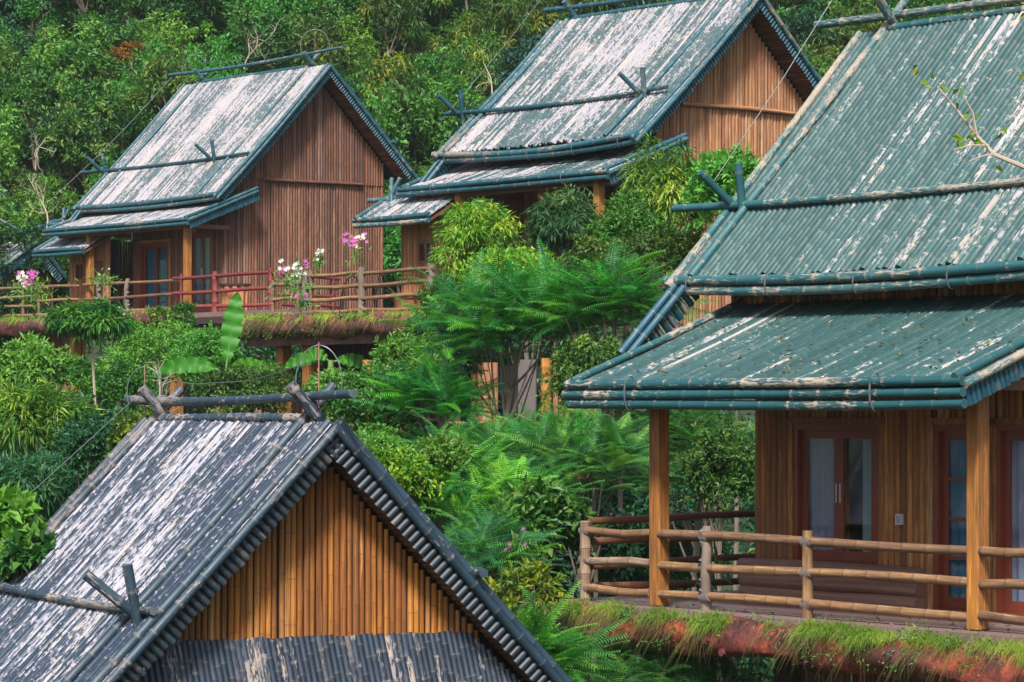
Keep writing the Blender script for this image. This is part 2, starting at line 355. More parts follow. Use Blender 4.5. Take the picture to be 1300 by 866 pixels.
def curtain(h,root,x0,x1,Yp,z0,z1,mat,name='curtain'):
    n=int(abs(x1-x0)/.018)+2; xs=np.linspace(x0,x1,n); yy=Yp+.016*np.sin(xs*52)+.008*np.sin(xs*23+1)
    V=[];Q=[]
    for i,(x,y) in enumerate(zip(xs,yy)):
        V+= [h.T(x,y,z0),h.T(x,y,z1)]
        if i: Q.append([2*i-2,2*i,2*i+1,2*i-1])
    return link(name,fastmesh(name,np.array(V),[np.array(Q)],True),root,mat)
def opening(h,root,kind,x0,x1,z0,z1,W,leaves,cur,handle='steel',bars=0,curw=None):
    """sliding door / window let into the side wall (wall face at y=W). leaves: number of sashes"""
    f=PM(); t=.07; d0,d1=W-.10,W+.035
    f.box(h.T(x0,d0,z0),h.T(x0+t,d1,z1)); f.box(h.T(x1-t,d0,z0),h.T(x1,d1,z1))
    f.box(h.T(x0+t,d0,z1-t),h.T(x1-t,d1,z1)); f.box(h.T(x0+t,d0,z0),h.T(x1-t,d1,z0+.05))
    o=f.build(kind,M['frame'],root,False)
    c=PM(); c.box(h.T(x0-.09,W,z1+.004),h.T(x1+.09,W+.06,z1+.07)); c.box(h.T(x0-.075,W,z0),h.T(x0-.004,W+.05,z1)); c.box(h.T(x1+.004,W,z0),h.T(x1+.075,W+.05,z1)); c.build('casing',M['wall4'],o,False)
    a,b=x0+t+.003,x1-t-.003; ww=(b-a)/leaves
    for i in range(leaves):
        l,r=a+i*ww+.003,a+(i+1)*ww-.003; yo=W-.045+(.03 if i%2 else 0); s_=PM(); q=.085
        s_.box(h.T(l,yo-.015,z0+.053),h.T(l+q,yo+.015,z1-t-.003)); s_.box(h.T(r-q,yo-.015,z0+.053),h.T(r,yo+.015,z1-t-.003))
        s_.box(h.T(l+q,yo-.015,z0+.053),h.T(r-q,yo+.015,z0+.17)); s_.box(h.T(l+q,yo-.015,z1-t-.10),h.T(r-q,yo+.015,z1-t-.003))
        for bb in range(bars):
            zz=z0+.17+(z1-t-.10-z0-.17)*(bb+1)/(bars+1); s_.box(h.T(l+q,yo-.013,zz-.018),h.T(r-q,yo+.013,zz+.018))
        s_.build('sash',M['frame'],o,False)
        g=PM(); g.box(h.T(l+q-.01,yo-.004,z0+.16),h.T(r-q+.01,yo+.004,z1-t-.09)); g.build('pane',M['glass'],o,False)
        m=M[cur[i%len(cur)]] if cur[i%len(cur)] else None
        if m: 
            cw=(curw[i] if curw else (0,1)); curtain(h,o,l+(r-l)*cw[0],l+(r-l)*cw[1],W-.11,z0+.06,z1-.1,m)
        if handle:
            hd=PM(); zc=(z0+z1)/2+.02; hx=r-q*.5 if i==0 else l+q*.5
            if handle=='steel': hd.box(h.T(hx-.016,yo+.016,zc-.11),h.T(hx+.016,yo+.028,zc+.11))
            else:
                hd.pole(h.T(hx,yo+.06,zc-.16),h.T(hx,yo+.06,zc+.16),.014,sp=9); hd.pole(h.T(hx,yo+.012,zc-.15),h.T(hx,yo+.06,zc-.15),.012,sp=9);hd.pole(h.T(hx,yo+.012,zc+.15),h.T(hx,yo+.06,zc+.15),.012,sp=9)
            hd.build('handle',M['copper' if handle=='copper' else 'steel'],o)
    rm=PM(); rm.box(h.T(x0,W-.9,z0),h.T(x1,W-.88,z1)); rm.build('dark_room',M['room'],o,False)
    return o
def wall_poles(h,root,name,mat,axis,c,a0,a1,zlo,zhi,spc=.095,gaps=(),face=1,sp=.45,r=None,skirt=None,lo2=None):
    """vertical half poles; axis 'x': wall in plane x=c spanning y a0..a1 ; 'y': plane y=c spanning x. zlo,zhi funcs"""
    m=PM(); n=max(1,int(round((a1-a0)/spc))); spc=(a1-a0)/n; r=r or spc*.50
    for i in range(n):
        u=a0+(i+.5)*spc; z0,z1=zlo(u),zhi(u)
        segs=[(z0,z1)]
        for (g0,g1,gz0,gz1) in gaps:
            if g0<u<g1:
                ns=[]
                for (s0,s1) in segs:
                    if gz0>s0: ns.append((s0,min(s1,gz0)))
                    if gz1<s1: ns.append((max(s0,gz1),s1))
                segs=ns
        rr=r*rng.uniform(.82,1.08); off=rng.uniform(-.012,.012); z0+=rng.uniform(-.03,.0) if not gaps else 0; u+=rng.uniform(-.006,.006)
        for (s0,s1) in segs:
            if s1-s0<.03: continue
            if axis=='x': m.pole(h.T(c+off,u,s0),h.T(c+off,u,s1),rr,rr*rng.uniform(.9,1),sp=sp,seg=5,half=(face,0,0),caps=False,bump=.05)
            else: m.pole(h.T(u,c+off,s0),h.T(u,c+off,s1),rr,rr*rng.uniform(.9,1),sp=sp,seg=5,half=(0,-face,0),caps=False,bump=.05)
    return m.build(name,mat,root)

def house(h,root,c):
    """c: dict of template values"""
    X0=c['X0']; Yl,Zl=c['C']; Yr,Zr=c['R']; mat=M[c['paint']]; tm=M[c['trim']]; fm=M[c['fringe']]; det=c.get('detail',1)
    sag=c.get('sag',.05)
    def main_z(y): return Zl*y/Yl if y>=0 else Zr*(-y)/(-Yr)
    wx=c['wallx']
    # --- left slope
    n1=slopeN(Yl,Zl); pm=PM(); spc=c.get('spc',.094); n=int(round(-X0/spc)); spc=-X0/n
    for i in range(n):
        x=X0+(i+.5)*spc; lift=rng.uniform(0,.022)
        ey=rng.uniform(-.03,.035); pm.pole(h.T(x,.03,lift-.01),h.T(x+rng.uniform(-.012,.012),Yl+ey,(Zl/Yl)*(Yl+ey)+lift),spc*.47,spc*.49,sp=rng.uniform(.24,.36),seg=6,half=n1,bow=-n1*sag*.6,caps=True,bump=.08)
    ls=pm.build('left_roof_slope',mat,root)
    # board + soffit
    b=PM(); dn=-n1*.03; 
    pts=[h.T(X0+.03,0,0)+dn,h.T(-.03,0,0)+dn,h.T(-.03,Yl,Zl)+dn-n1*.03,h.T(X0+.03,Yl,Zl)+dn-n1*.03]
    b.plate(pts,.05,-n1); b.build('roof_board',M['dark'],ls,False)
    # right slope
    n2=slopeN(Yr,Zr); pm=PM()
    for i in range(n):
        x=X0+(i+.5)*spc; pm.pole(h.T(x,-.03,-.01),h.T(x,Yr,Zr),spc*.56,spc*.56,sp=1.2,seg=5,half=n2,caps=True)
    rs=pm.build('right_roof_slope',mat,root)
    b=PM(); dn=-n2*.035; b.plate([h.T(X0+.03,0,0)+dn,h.T(-.03,0,0)+dn,h.T(-.03,Yr,Zr)+dn,h.T(X0+.03,Yr,Zr)+dn],.05,-n2); b.build('roof_board',M['dark'],rs,False)
    for (yy,zz,nn) in ((Yl,Zl,n1),(Yr,Zr,n2)):
        L=math.hypot(yy,zz); k=int(L/.075)
        for (xa,xb) in ((wx-.05,-.05),(X0+.05,X0+.6)):
            s_=PM()
            for i in range(k):
                t=(i+.5)/k; p=-nn*(.125+sag*.6*math.sin(math.pi*t)*(yy>0)); s_.pole(h.T(xa,yy*t,zz*t)+p,h.T(xb,yy*t,zz*t)+p,.04,sp=.5,seg=5,half=-nn,caps=False,bump=.05)
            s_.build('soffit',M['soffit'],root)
    # verge poles + fringe on both gables
    for (xe,sgn) in ((0,1),(X0,-1)):
        for (yy,zz,nn) in ((Yl,Zl,n1),(Yr,Zr,n2)):
            v=PM(); ext=1+.1/abs(yy)
            bw=-nn*sag*.6 if yy>0 else np.zeros(3)
            v.pole(h.T(xe-sgn*.045,0,0)+nn*.055,h.T(xe-sgn*.045,yy*ext,zz*ext)+nn*.055,.048,.056,sp=.33,bow=bw,wob=.006)
            v.pole(h.T(xe+sgn*.03,0,0)-nn*.02,h.T(xe+sgn*.03,yy*ext,zz*ext)-nn*.02,.046,.054,sp=.36,bow=bw,wob=.006)
            vo=v.build('verge_pole',tm,root)
            if sgn<0: continue
            f=PM(); L=math.hypot(yy,zz); k=int(L/.082)
            for i in range(k):
                t=(i+.5)/k; p=h.T(xe-.02,yy*t,zz*t)-nn*.05+(bw*math.sin(math.pi*t))
                ln=.17*rng.uniform(.92,1.08)
                f.pole(p,p-nn*ln,.037,.036,sp=3,seg=6,half=(1,0,0),caps=False)
            fo=f.build('verge_fringe',fm,root)
            fb=PM(); dn=-nn*.04; fb.plate([h.T(xe-.03,0,0)+dn,h.T(xe-.03,yy,zz)+dn+bw*0,h.T(xe-.03,yy,zz)+dn-nn*.15,h.T(xe-.03,0,0)+dn-nn*.15],.015,(-1,0,0)); fb.build('fringe_board',M['dark'],fo,False)
    # ridge: lying pole, long raking poles, crossed ends, top pole
    r=PM(); r.pole(h.T(c.get('ridge_far',-5.9),0,.055),h.T(c.get('ridge_near',-.75),0,.06),.055,.05,sp=.3,wob=.008); r.build('ridge_pole',tm,root)
    r=PM(); tp=c['toppole']; r.pole(h.T(*tp[0]),h.T(*tp[1]),.055,.042,sp=.38,bow=(0,0,-.05),wob=.012); r.build('top_ridge_pole',tm,root)
    u1=np.array([0,Yl,Zl])/math.hypot(Yl,Zl); u2=np.array([0,Yr,Zr])/math.hypot(Yr,Zr)
    for x in c.get('cross',(-.8,-5.9)):
        dx=.08
        a=h.T(x,*( -u1[1:]*c.get('crossl',.5)))+n1*.085; bb=h.T(x-.12,*(u1[1:]*(math.hypot(Yl,Zl)*c.get('longpole',1.0))))+n1*.075
        m=PM(); m.pole(a,bb,.055,.05,sp=.34,bow=-n1*sag*.6,wob=.008); m.build('raking_pole',tm,root)
        a=h.T(x+dx+.04,*( -u2[1:]*c.get('crossl',.5)))+n2*.085; bb=h.T(x+dx+.04,*(u2[1:]*1.1))+n2*.075
        m=PM(); m.pole(a,bb,.062,.055,sp=.34); m.build('crossed_pole',tm,root)
    # mid-slope pole with short crossing sticks
    ym=c['midY']; zm=Zl*ym/Yl
    m=PM(); m.pole(h.T(c['mid'][0],ym,zm)+n1*.11,h.T(c['mid'][1],ym-.05,zm+.05)+n1*.11,.05,.04,sp=.36,bow=(0,0,-.07),wob=.012); mo=m.build('slope_pole',tm,root)
    for x in c['sticks']:
        p=h.T(x,ym,zm)+n1*.10
        for (dx_,v) in ((-.12,np.array([-.10,-.42,.36])),(.10,np.array([.04,-.10,.47]))):
            m=PM(); q=p+np.array([dx_,0,0])+n1*.04; m.pole(q-v*.45,q+v*.95,.05,.052,sp=.5); m.build('crossing_stick',tm,mo)
    ymr=-ym*.8; zmr=Zr*ymr/Yr
    m=PM(); m.pole(h.T(c['mid'][0]-.1,ymr,zmr)+n2*.1,h.T(.15,ymr,zmr)+n2*.1,.05,sp=.36); mr=m.build('slope_pole',tm,root)
    for x in (X0-.25,):
        for v in (np.array([-.1,.40,.36]),np.array([.04,-.2,.5])):
            m=PM(); q=h.T(x,ymr,zmr)+n2*.14; m.pole(q-v*.3,q+v*.9,.048,sp=.5); m.build('crossing_stick',tm,mr)
    # eave poles of the main slope
    if not c.get('no_eave'):
        for k,(dy,dz,rr) in enumerate(((.03,.03,.062),(.00,-.09,.058))):
            m=PM(); m.pole(h.T(X0-.12+.08*k,Yl+dy,Zl+dz),h.T(.02-.04*k,Yl+dy,Zl+dz),rr,rr*.93,sp=.42,bow=(0,0,-sag*1.3),wob=.01); eo=m.build('eave_pole',tm,root)
            if k==0:
                for t in (.08,.3,.52,.74,.95):
                    tie=PM(); xx=X0*t; a_=np.linspace(0,2*math.pi,13); tie.path([h.T(xx,Yl+.015+.085*math.cos(q),Zl-.03+.135*math.sin(q)-sag*1.3*math.sin(math.pi*t)) for q in a_],.009,seg=4)
                    tie.build('wire_tie',M['wire'],eo)
    # far verge continuing below the eave
    if c.get('fartail'):
        m=PM(); e=c['fartail']; 
        m.pole(h.T(X0+.1,Yl-.2,main_z(Yl-.2))+n1*.0,h.T(e[0],e[1],e[2]),.05,sp=.33); m.pole(h.T(X0+.24,Yl-.2,main_z(Yl-.2))-n1*.03,h.T(e[0]+.16,e[1]-.02,e[2]),.05,sp=.33); to=m.build('tail_verge_pole',fm,root)
        f=PM(); a=h.T(X0+.2,Yl-.3,main_z(Yl-.3)); bb=h.T(e[0]+.12,e[1],e[2]); 
        for i in range(14):
            t=(i+.5)/14; p=a+(bb-a)*t-n1*.03; f.pole(p,p-n1*.26,.045,.045,sp=3,seg=6,half=(1,0,0),caps=False)
        f.build('verge_fringe',fm,to)
    # --- gable wall
    gy0,gy1,gz=c['gable']; off=c.get('gablegap',.26); k1=math.sqrt(1+(Zl/Yl)**2)
    def zhi(y): return main_z(y)-off*k1-(sag*.7*math.sin(math.pi*min(1,max(0,y)/Yl)))
    bz=c.get('batten')
    gw=wall_poles(h,root,'gable_wall',M[c['wall']],'x',wx,gy0,gy1,lambda y:(bz if bz else gz),lambda y:max(zhi(y),(bz if bz else gz)),spc=c.get('wsp',.093))
    if bz:
        wall_poles(h,root,'gable_wall',M[c['wall']],'x',wx-.03,gy0,gy1,lambda y:gz,lambda y:min(bz,zhi(y)),spc=c.get('wsp',.093))
        m=PM(); m.pole(h.T(wx+.05,min(gy1,1.95+c.get('bx',0)),bz),h.T(wx+.05,max(gy0,-1.5),bz),.045,sp=.5,wob=.01); m.build('batten',M[c['wall']],gw)
    b=PM(); 
    zt=-off*k1-.02; zL=max(gz,zhi(gy1)); zR=max(gz,zhi(gy0))
    b.plate([h.T(wx-.05,gy1,gz),h.T(wx-.05,gy0,gz),h.T(wx-.05,gy0,zR-.02),h.T(wx-.05,gy1,zL-.02)],.03,(-1,0,0))
    b.plate([h.T(wx-.05,gy1,zL-.02),h.T(wx-.05,gy0,zR-.02),h.T(wx-.05,0,zt)],.03,(-1,0,0)); b.build('wall_board',M['dark'],gw,False)
    # --- lean-to roof on the left
    if c.get('lean'):
        ly,lz,lx0=c['lean']; ty,tz=c['leantop']; nl=slopeN(ly-ty,lz-tz)
        m=PM(); n=int(round(-lx0/spc)); s2=-lx0/n
        for i in range(n):
            x=lx0+(i+.5)*s2; lift=rng.uniform(0,.012)
            m.pole(h.T(x,ty,tz+lift),h.T(x,ly,lz+lift),s2*.49,s2*.51,sp=rng.uniform(.26,.34),seg=6,half=nl,bow=-nl*.03,caps=True,bump=.08)
        lo=m.build('lean_to_roof',M[c.get('leanpaint',c['paint'])],root)
        b=PM(); dn=-nl*.06; b.plate([h.T(lx0+.02,ty,tz)+dn,h.T(-.03,ty,tz)+dn,h.T(-.03,ly-.02,lz)+dn,h.T(lx0+.02,ly-.02,lz)+dn],.04,-nl); b.build('roof_board',M['dark'],lo,False)
        s_=PM()
        for i in range(28):
            t=(i+.5)/28; p=-nl*.115; s_.pole(h.T(lx0+.05,ty+(ly-ty)*t,tz+(lz-tz)*t)+p,h.T(-.06,ty+(ly-ty)*t,tz+(lz-tz)*t)+p,.042,sp=.5,seg=5,half=-nl,caps=False,bump=.05)
        s_.build('soffit',M['soffit'],lo)
        for k in range(c.get('leanpoles',2)):
            e=PM(); e.pole(h.T(lx0-.12-.05*(k%2)+(.0),ly+.03-.02*k,lz+.03-.115*k),h.T(.03,ly+.03-.02*k,lz+.03-.115*k),.058,.052,sp=.42,wob=.008,bow=(0,0,-.02)); eo=e.build('eave_pole',tm,lo)
            if k==0:
                for t in (.16,.8):
                    tie=PM(); nk=c.get('leanpoles',2); xx=lx0*(1-t); hh=.06*nk+.02; a_=np.linspace(0,2*math.pi,15); tie.path([h.T(xx,ly+.0+.09*math.cos(q),lz+.03-.0575*(nk-1)+hh*math.sin(q)) for q in a_],.010,seg=4)
                    tie.build('wire_tie',M['wire'],eo)
        for xe,sgn in ((0,1),(lx0,-1)):
            v=PM(); v.pole(h.T(xe-sgn*.04,ty-.05,tz+.02)+nl*.06,h.T(xe-sgn*.04,ly+.05,lz)+nl*.06,.046,sp=.34,wob=.006)
            if sgn>0: v.pole(h.T(xe+.03,ty,tz)-nl*.02,h.T(xe+.03,ly,lz)-nl*.02,.046,sp=.34)
            vo=v.build('verge_pole',tm,lo)
            if sgn>0:
                f=PM(); L=math.hypot(ly-ty,lz-tz); k=int(L/.075)
                for i in range(k):
                    t=(i+.5)/k; p=h.T(-.01,ty+(ly-ty)*t,tz+(lz-tz)*t)-nl*.05; f.pole(p,p-nl*.2*rng.uniform(.95,1.05),.036,.035,sp=3,seg=6,half=(1,0,0),caps=False)
                fo=f.build('verge_fringe',fm,vo)
                fb=PM(); fb.plate([h.T(-.02,ty,tz)-nl*.05,h.T(-.02,ly,lz)-nl*.05,h.T(-.02,ly,lz)-nl*.23,h.T(-.02,ty,tz)-nl*.23],.015,(-1,0,0)); fb.build('fringe_board',M['dark'],fo,False)
        # wall band between lean-to and main eave
        wall_poles(h,root,'upper_wall',M[c['sidewall']],'y',ty+.05,X0+.35,wx,lambda u:tz-.1,lambda u:main_z(ty+.05)-.16,spc=.094)
        b=PM(); b.box(h.T(X0+.35,ty-.03,tz-.1),h.T(wx-.06,ty+.0,main_z(ty)-.2)); b.build('wall_board',M['dark'],root,False)
        # --- side wall under the lean-to
        W=c['W']; wx0=c['wallx0']; dz=c['deckz']
        ops=c['openings']; gaps=[(o['x0'],o['x1'],o['z0'],o['z1']) for o in ops]+list(c.get('wallgaps',()))
        def lz_at(y): return tz+(lz-tz)*(y-ty)/(ly-ty)
        sw=wall_poles(h,root,'side_wall',M[c['sidewall']],'y',W,wx0,wx,lambda u:dz,lambda u:lz_at(W)-.12,spc=.094,gaps=gaps)
        b=PM(); xs=sorted(set([wx0,wx-.06]+[g for o in ops for g in (o['x0'],o['x1'])]))
        for xa,xb in zip(xs[:-1],xs[1:]):
            mid=(xa+xb)/2; oo=[o for o in ops if o['x0']<mid<o['x1']]
            zt_=lz_at(W)-.14
            if oo: 
                b.box(h.T(xa,W-.09,oo[0]['z1']),h.T(xb,W-.05,zt_)); 
                if oo[0]['z0']>dz+.02: b.box(h.T(xa,W-.09,dz),h.T(xb,W-.05,oo[0]['z0']))
            else: b.box(h.T(xa,W-.09,dz),h.T(xb,W-.05,zt_))
        b.build('wall_board',M['dark'],sw,False)
        wall_poles(h,root,'end_wall',M[c['sidewall']],'x',wx0,-2.6,W,lambda y:dz,lambda y:min(lz_at(y) if y>ty else 0,main_z(y))-.3,spc=.094,face=-1,sp=1.0)
        for o in ops: 
            oo=opening(h,root,o['kind'],o['x0'],o['x1'],o['z0'],o['z1'],W,o['leaves'],o['cur'],o.get('handle','steel'),o.get('bars',0),o.get('curw'))
            if o.get('label'): oo['label']=o['label']
        for (x,y) in c['posts']:
            p=PM(); s_=.085; zt_=lz_at(y)-.18; p.box(h.T(x-s_,y-s_,c.get('postz',dz)),h.T(x+s_,y+s_,zt_)); po=p.build('porch_post',M['timber'],root,False)
            bv=po.modifiers.new('bevel','BEVEL'); bv.width=.012; bv.segments=2
        bm=PM(); y_=c['posts'][0][1]; bm.box(h.T(lx0+.2,y_-.05,lz_at(y_)-.31),h.T(-.1,y_+.05,lz_at(y_)-.175)); bm.build('porch_beam',M['soffit'],root,False)
        for (x,y) in c['posts']:
            bm=PM(); bm.box(h.T(x-.05,W,lz_at(y_)-.30),h.T(x+.05,y_-.09,lz_at(y_)-.19)); bm.build('tie_beam',M['soffit'],root,False)
    return root

# common template
def tmpl(**k):
    d=dict(X0=-6.6,C=(3.35,-3.3),R=(-2.9,-2.85),wallx=-.55,gable=(-2.5,3.1,-6.9),lean=(4.75,-4.45,-6.35),leantop=(2.45,-3.56),W=3.1,wallx0=-5.17,deckz=-6.95,
           midY=2.4,mid=(-7.4,-.1),sticks=(-.75,-6.6),toppole=((-7.4,0,.34),(.5,0,.34)),posts=((-5.3,4.45),(-.45,4.45)),
           openings=[dict(kind='sliding_door',x0=-4.75,x1=-3.3,z0=-6.93,z1=-4.86,leaves=2,cur=['curtainb','curtainb'],handle=None),
                     dict(kind='sliding_door',x0=-2.3,x1=-1.2,z0=-6.93,z1=-4.66,leaves=2,cur=['curtainb','curtaing'],handle='steel')],
           fartail=(-6.5,4.06,-4.1),sidewall='wall2',wall='wall2')
    d.update(k); return d
H1=Frame(425,540,29,23.6,-7.4);H2=Frame(419,83,83.5,40.3,-9.4);H3=Frame(965,-8,61.5,40.8,-9.8);H4=Frame(1626,-25,33.4,39.0,-10.6)
r1=H1.root('bamboo_house','foreground bamboo house with blue-black roof and orange gable, lower left','house')
house(H1,r1,tmpl(X0=-6.2,C=(3.3,-3.45),R=(-3.06,-3.26),paint='p1',trim='p1t',fringe='frb',wall='wall1',gable=(-1.75,1.78,-2.14),lean=None,wallx=-.42,midY=1.78,mid=(-6.4,.03),sticks=(-.45,-6.2),
      toppole=((-7.0,0,.28),(.54,0,.30)),cross=(-.7,-5.75),crossl=.46,gablegap=.20,fartail=None,sag=.03,ridge_far=-5.7,ridge_near=-.8,wsp=.064))
# skirt roof and lower body of the front house
m=PM()
for i in range(84):
    y=-2.5+5.0*(i+.5)/84; top=min(-2.06,-.42-abs(y)*1.04); m.pole(H1.T(-.40-.28*(top+2.06),y,top+rng.uniform(-.02,.01)),H1.T(-.06,y-.16,-3.4),.036,.038,sp=.3,seg=6,half=(.9,0,.35),caps=True,bump=.08)
m.build('gable_skirt_roof',M['skirt'],r1)
m=PM(); m.box(H1.T(-.5,2.9,-7.3),H1.T(-5.8,-2.7,-3.0)); m.build('lower_wall',M['soffit'],r1,False)

r2=H2.root('bamboo_house','brown bamboo house with a pale peeling roof, standing upper left','house')
house(H2,r2,tmpl(X0=-7.15,C=(3.73,-3.76),R=(-2.96,-2.89),paint='p2',trim='p2t',fringe='frt',gable=(-2.3,3.1,-7.6),batten=-3.22,lean=(4.75,-4.48,-7.1),leantop=(2.46,-3.59),midY=2.66,mid=(-8.5,-.1),
      sticks=(-1.75,-7.3),toppole=((-7.96,0,.40),(.58,0,.44)),cross=(-.95,-6.3),ridge_far=-6.3,ridge_near=-1.1,fartail=(-7.1,4.3,-4.5),deckz=-7.0))
r3=H3.root('bamboo_house','tan bamboo house with a worn teal roof, upper centre','house')
house(H3,r3,tmpl(X0=-6.2,C=(3.42,-3.11),R=(-3.0,-2.85),paint='p3',trim='p3t',fringe='frt',gable=(-2.4,2.45,-7.0),batten=-2.32,bx=-.15,lean=(4.24,-3.87,-6.38),leantop=(2.1,-3.07),W=2.45,midY=2.4,mid=(-7.1,-.2),
      sticks=(-.9,-6.6),toppole=((-6.7,0,.33),(.5,0,.35)),cross=(-.8,-5.8),ridge_far=-5.75,fartail=(-6.3,3.95,-3.85),wall='wall3',sidewall='wall2',posts=((-4.78,4.0),(-.51,4.0)),wallx=-.5,deckz=-6.5,sag=.09,
      openings=[dict(kind='sliding_door',x0=-4.3,x1=-2.9,z0=-6.4,z1=-4.3,leaves=2,cur=['curtainb','curtainw'],handle=None),dict(kind='sliding_door',x0=-1.9,x1=-.9,z0=-6.4,z1=-4.3,leaves=2,cur=['curtainw','curtaing'],handle=None)]))
r4=H4.root('bamboo_house','large bamboo house with teal green roof and glass porch doors, right','house')
house(H4,r4,tmpl(X0=-6.5,C=(3.2,-3.22),R=(-3.0,-3.0),paint='p4',trim='p4t',fringe='frt',lean=(5.18,-4.5,-6.0),leantop=(2.5,-3.5),midY=2.3,mid=(-7.4,-.1),sticks=(-6.25,-.8),
      toppole=((-7.3,0,.22),(.5,0,.28)),cross=(-.8,-6.02),crossl=.75,ridge_far=-6.0,fartail=(-6.5,4.06,-4.10),sidewall='wall4',wall='wall4',posts=((-5.25,4.55),(-.36,4.55)),deckz=-7.02,sag=.06,leanpoles=3,
      openings=[dict(kind='sliding_window',x0=-4.5,x1=-3.12,z0=-6.55,z1=-4.93,leaves=2,cur=['curtainw','curtaing'],handle='steel',curw=[(0,.8),(.45,1)]),
                dict(kind='glazed_door',x0=-2.3,x1=-1.45,z0=-7.0,z1=-4.93,leaves=1,cur=['curtainb'],handle=None,bars=3),
                dict(kind='glazed_door',x0=-1.4,x1=-.62,z0=-7.0,z1=-4.93,leaves=1,cur=['curtainw'],handle='copper')]))
# log base, light switch
m=PM()
for i,z in enumerate((-6.93,-6.76,-6.60)): m.pole(H4.T(-5.25-.02*i,3.2,z),H4.T(-2.42,3.2,z),.10-.006*i,.098,sp=3,seg=12,wob=.012,bump=0)
m.build('log_base',M['log'],r4)
m=PM(); m.box(H4.T(-2.83,3.15,-6.05),H4.T(-2.73,3.185,-5.93)); so_=m.build('light_switch',M['switch'],r4,False)
m=PM(); m.box(H4.T(-2.81,3.186,-6.03),H4.T(-2.782,3.192,-5.95)); m.box(H4.T(-2.778,3.186,-6.03),H4.T(-2.75,3.192,-5.95)); m.build('rocker',M['curtainw'],so_,False)
# far wings of house 2 and 3
def wing(h,root,c,x0,x1,yw,ye,ze,zt,yt,dz,wallmat,win,door=None):
    mat=M[c+''];tm=M[c+'t']; nl=slopeN(ye-yt,ze-zt); m=PM(); n=int((x1-x0)/.094)
    for i in range(n):
        x=x0+(i+.5)*(x1-x0)/n; m.pole(h.T(x,yt,zt),h.T(x,ye,ze),.052,.053,sp=.3,seg=6,half=nl,caps=True,bump=.13)
    lo=m.build('wing_roof',mat,root)
    b=PM(); dn=-nl*.06; b.plate([h.T(x0,yt,zt)+dn,h.T(x1,yt,zt)+dn,h.T(x1,ye,ze)+dn,h.T(x0,ye,ze)+dn],.05,-nl); b.build('roof_board',M['soffit'],lo,False)
    for k in range(2):
        m=PM(); m.pole(h.T(x0-.1,ye+.03,ze+.02-.12*k),h.T(x1,ye+.03,ze+.02-.12*k),.055,sp=.4,wob=.01); m.build('eave_pole',tm,lo)
    m=PM(); m.pole(h.T(x0,yt,zt)+nl*.05,h.T(x0,ye+.06,ze)+nl*.05,.05,sp=.35); m.pole(h.T(x0-.1,yt,zt),h.T(x0-.1,ye+.06,ze),.05,sp=.35); m.build('verge_pole',tm,lo)
    gaps=[(win[0],win[1],win[2],win[3])]+([(door[0],door[1],dz,door[2])] if door else [])
    ww=wall_poles(h,root,'wing_wall',M[wallmat],'y',yw,x0+.45,x1,lambda u:dz,lambda u:ze+(zt-ze)*(ye-yw)/(ye-yt)-.1,spc=.09,gaps=gaps)
    wall_poles(h,root,'wing_wall',M[wallmat],'x',x0+.45,yw-2.5,yw,lambda u:dz,lambda u:ze+(zt-ze)*(ye-yw)/(ye-yt)-.1,spc=.09,face=-1)
    b=PM(); b.box(h.T(x0+.5,yw-.3,dz),h.T(x1,yw-.26,ze+.3)); b.build('wall_board',M['room'],ww,False)
    f=PM(); a0,a1,z0,z1=win
    f.box(h.T(a0,yw-.05,z0),h.T(a0+.06,yw+.05,z1));f.box(h.T(a1-.06,yw-.05,z0),h.T(a1,yw+.05,z1));f.box(h.T(a0+.06,yw-.05,z1-.06),h.T(a1-.06,yw+.05,z1));f.box(h.T(a0+.06,yw-.05,z0),h.T(a1-.06,yw+.05,z0+.06)); f.box(h.T((a0+a1)/2-.02,yw-.04,z0+.06),h.T((a0+a1)/2+.02,yw+.03,z1-.06))
    fo=f.build('window',M['frame'],root,False); g=PM(); g.box(h.T(a0+.05,yw-.02,z0+.05),h.T(a1-.05,yw-.01,z1-.05)); g.build('pane',M['glass'],fo,False)
    curtain(h,fo,a0+.05,a1-.05,yw-.12,z0,z1,M['curtainw'])
    if door:
        d=PM(); d.box(h.T(door[0],yw-.06,dz),h.T(door[1],yw-.02,door[2])); do=d.build('door',M['frame'],root,False); do['label']='plain dark red door of the side wing'
wing(H2,r2,'p2',-7.7,-5.1,3.9,4.75,-5.05,-4.35,3.55,-7.0,'wall3',(-6.9,-6.42,-5.85,-5.35),(-6.05,-5.45,-5.35))
wing(H3,r3,'p3',-7.3,-4.9,3.9,4.72,-4.5,-3.85,3.6,-6.45,'wall3',(-6.25,-5.7,-5.42,-4.93))
# crossing sticks at the wing corners
for h,rt,xx,zz,c in ((H2,r2,-7.5,-4.2,'p2t'),(H3,r3,-7.1,-4.0,'p3t')):
    m=PM(); m.pole(h.T(xx-.75,4.0,zz),h.T(xx+.8,3.9,zz+.02),.055,sp=.4); wo_=m.build('wing_ridge_pole',M[c],rt)
    for s_ in (-1,1):
        m=PM(); m.pole(h.T(xx+.1*s_,4.05,zz-.15),h.T(xx+.1*s_-.25*s_,3.85,zz+.45),.05,sp=.5); m.build('crossing_stick',M[c],wo_)
# round lamp ends under the eaves
m=PM(); m.pole(H2.T(-1.55,3.55,-4.55),H2.T(-1.3,3.9,-4.55),.17,sp=3,seg=14,bump=0); m.build('beam_end',M['timber'],r2)
for x in (-2.45,):
    m=PM(); m.pole(H3.T(x,3.6,-4.15),H3.T(x+.1,3.75,-4.15),.2,sp=3,seg=16,bump=0); m.build('beam_end',M['timber'],r3)

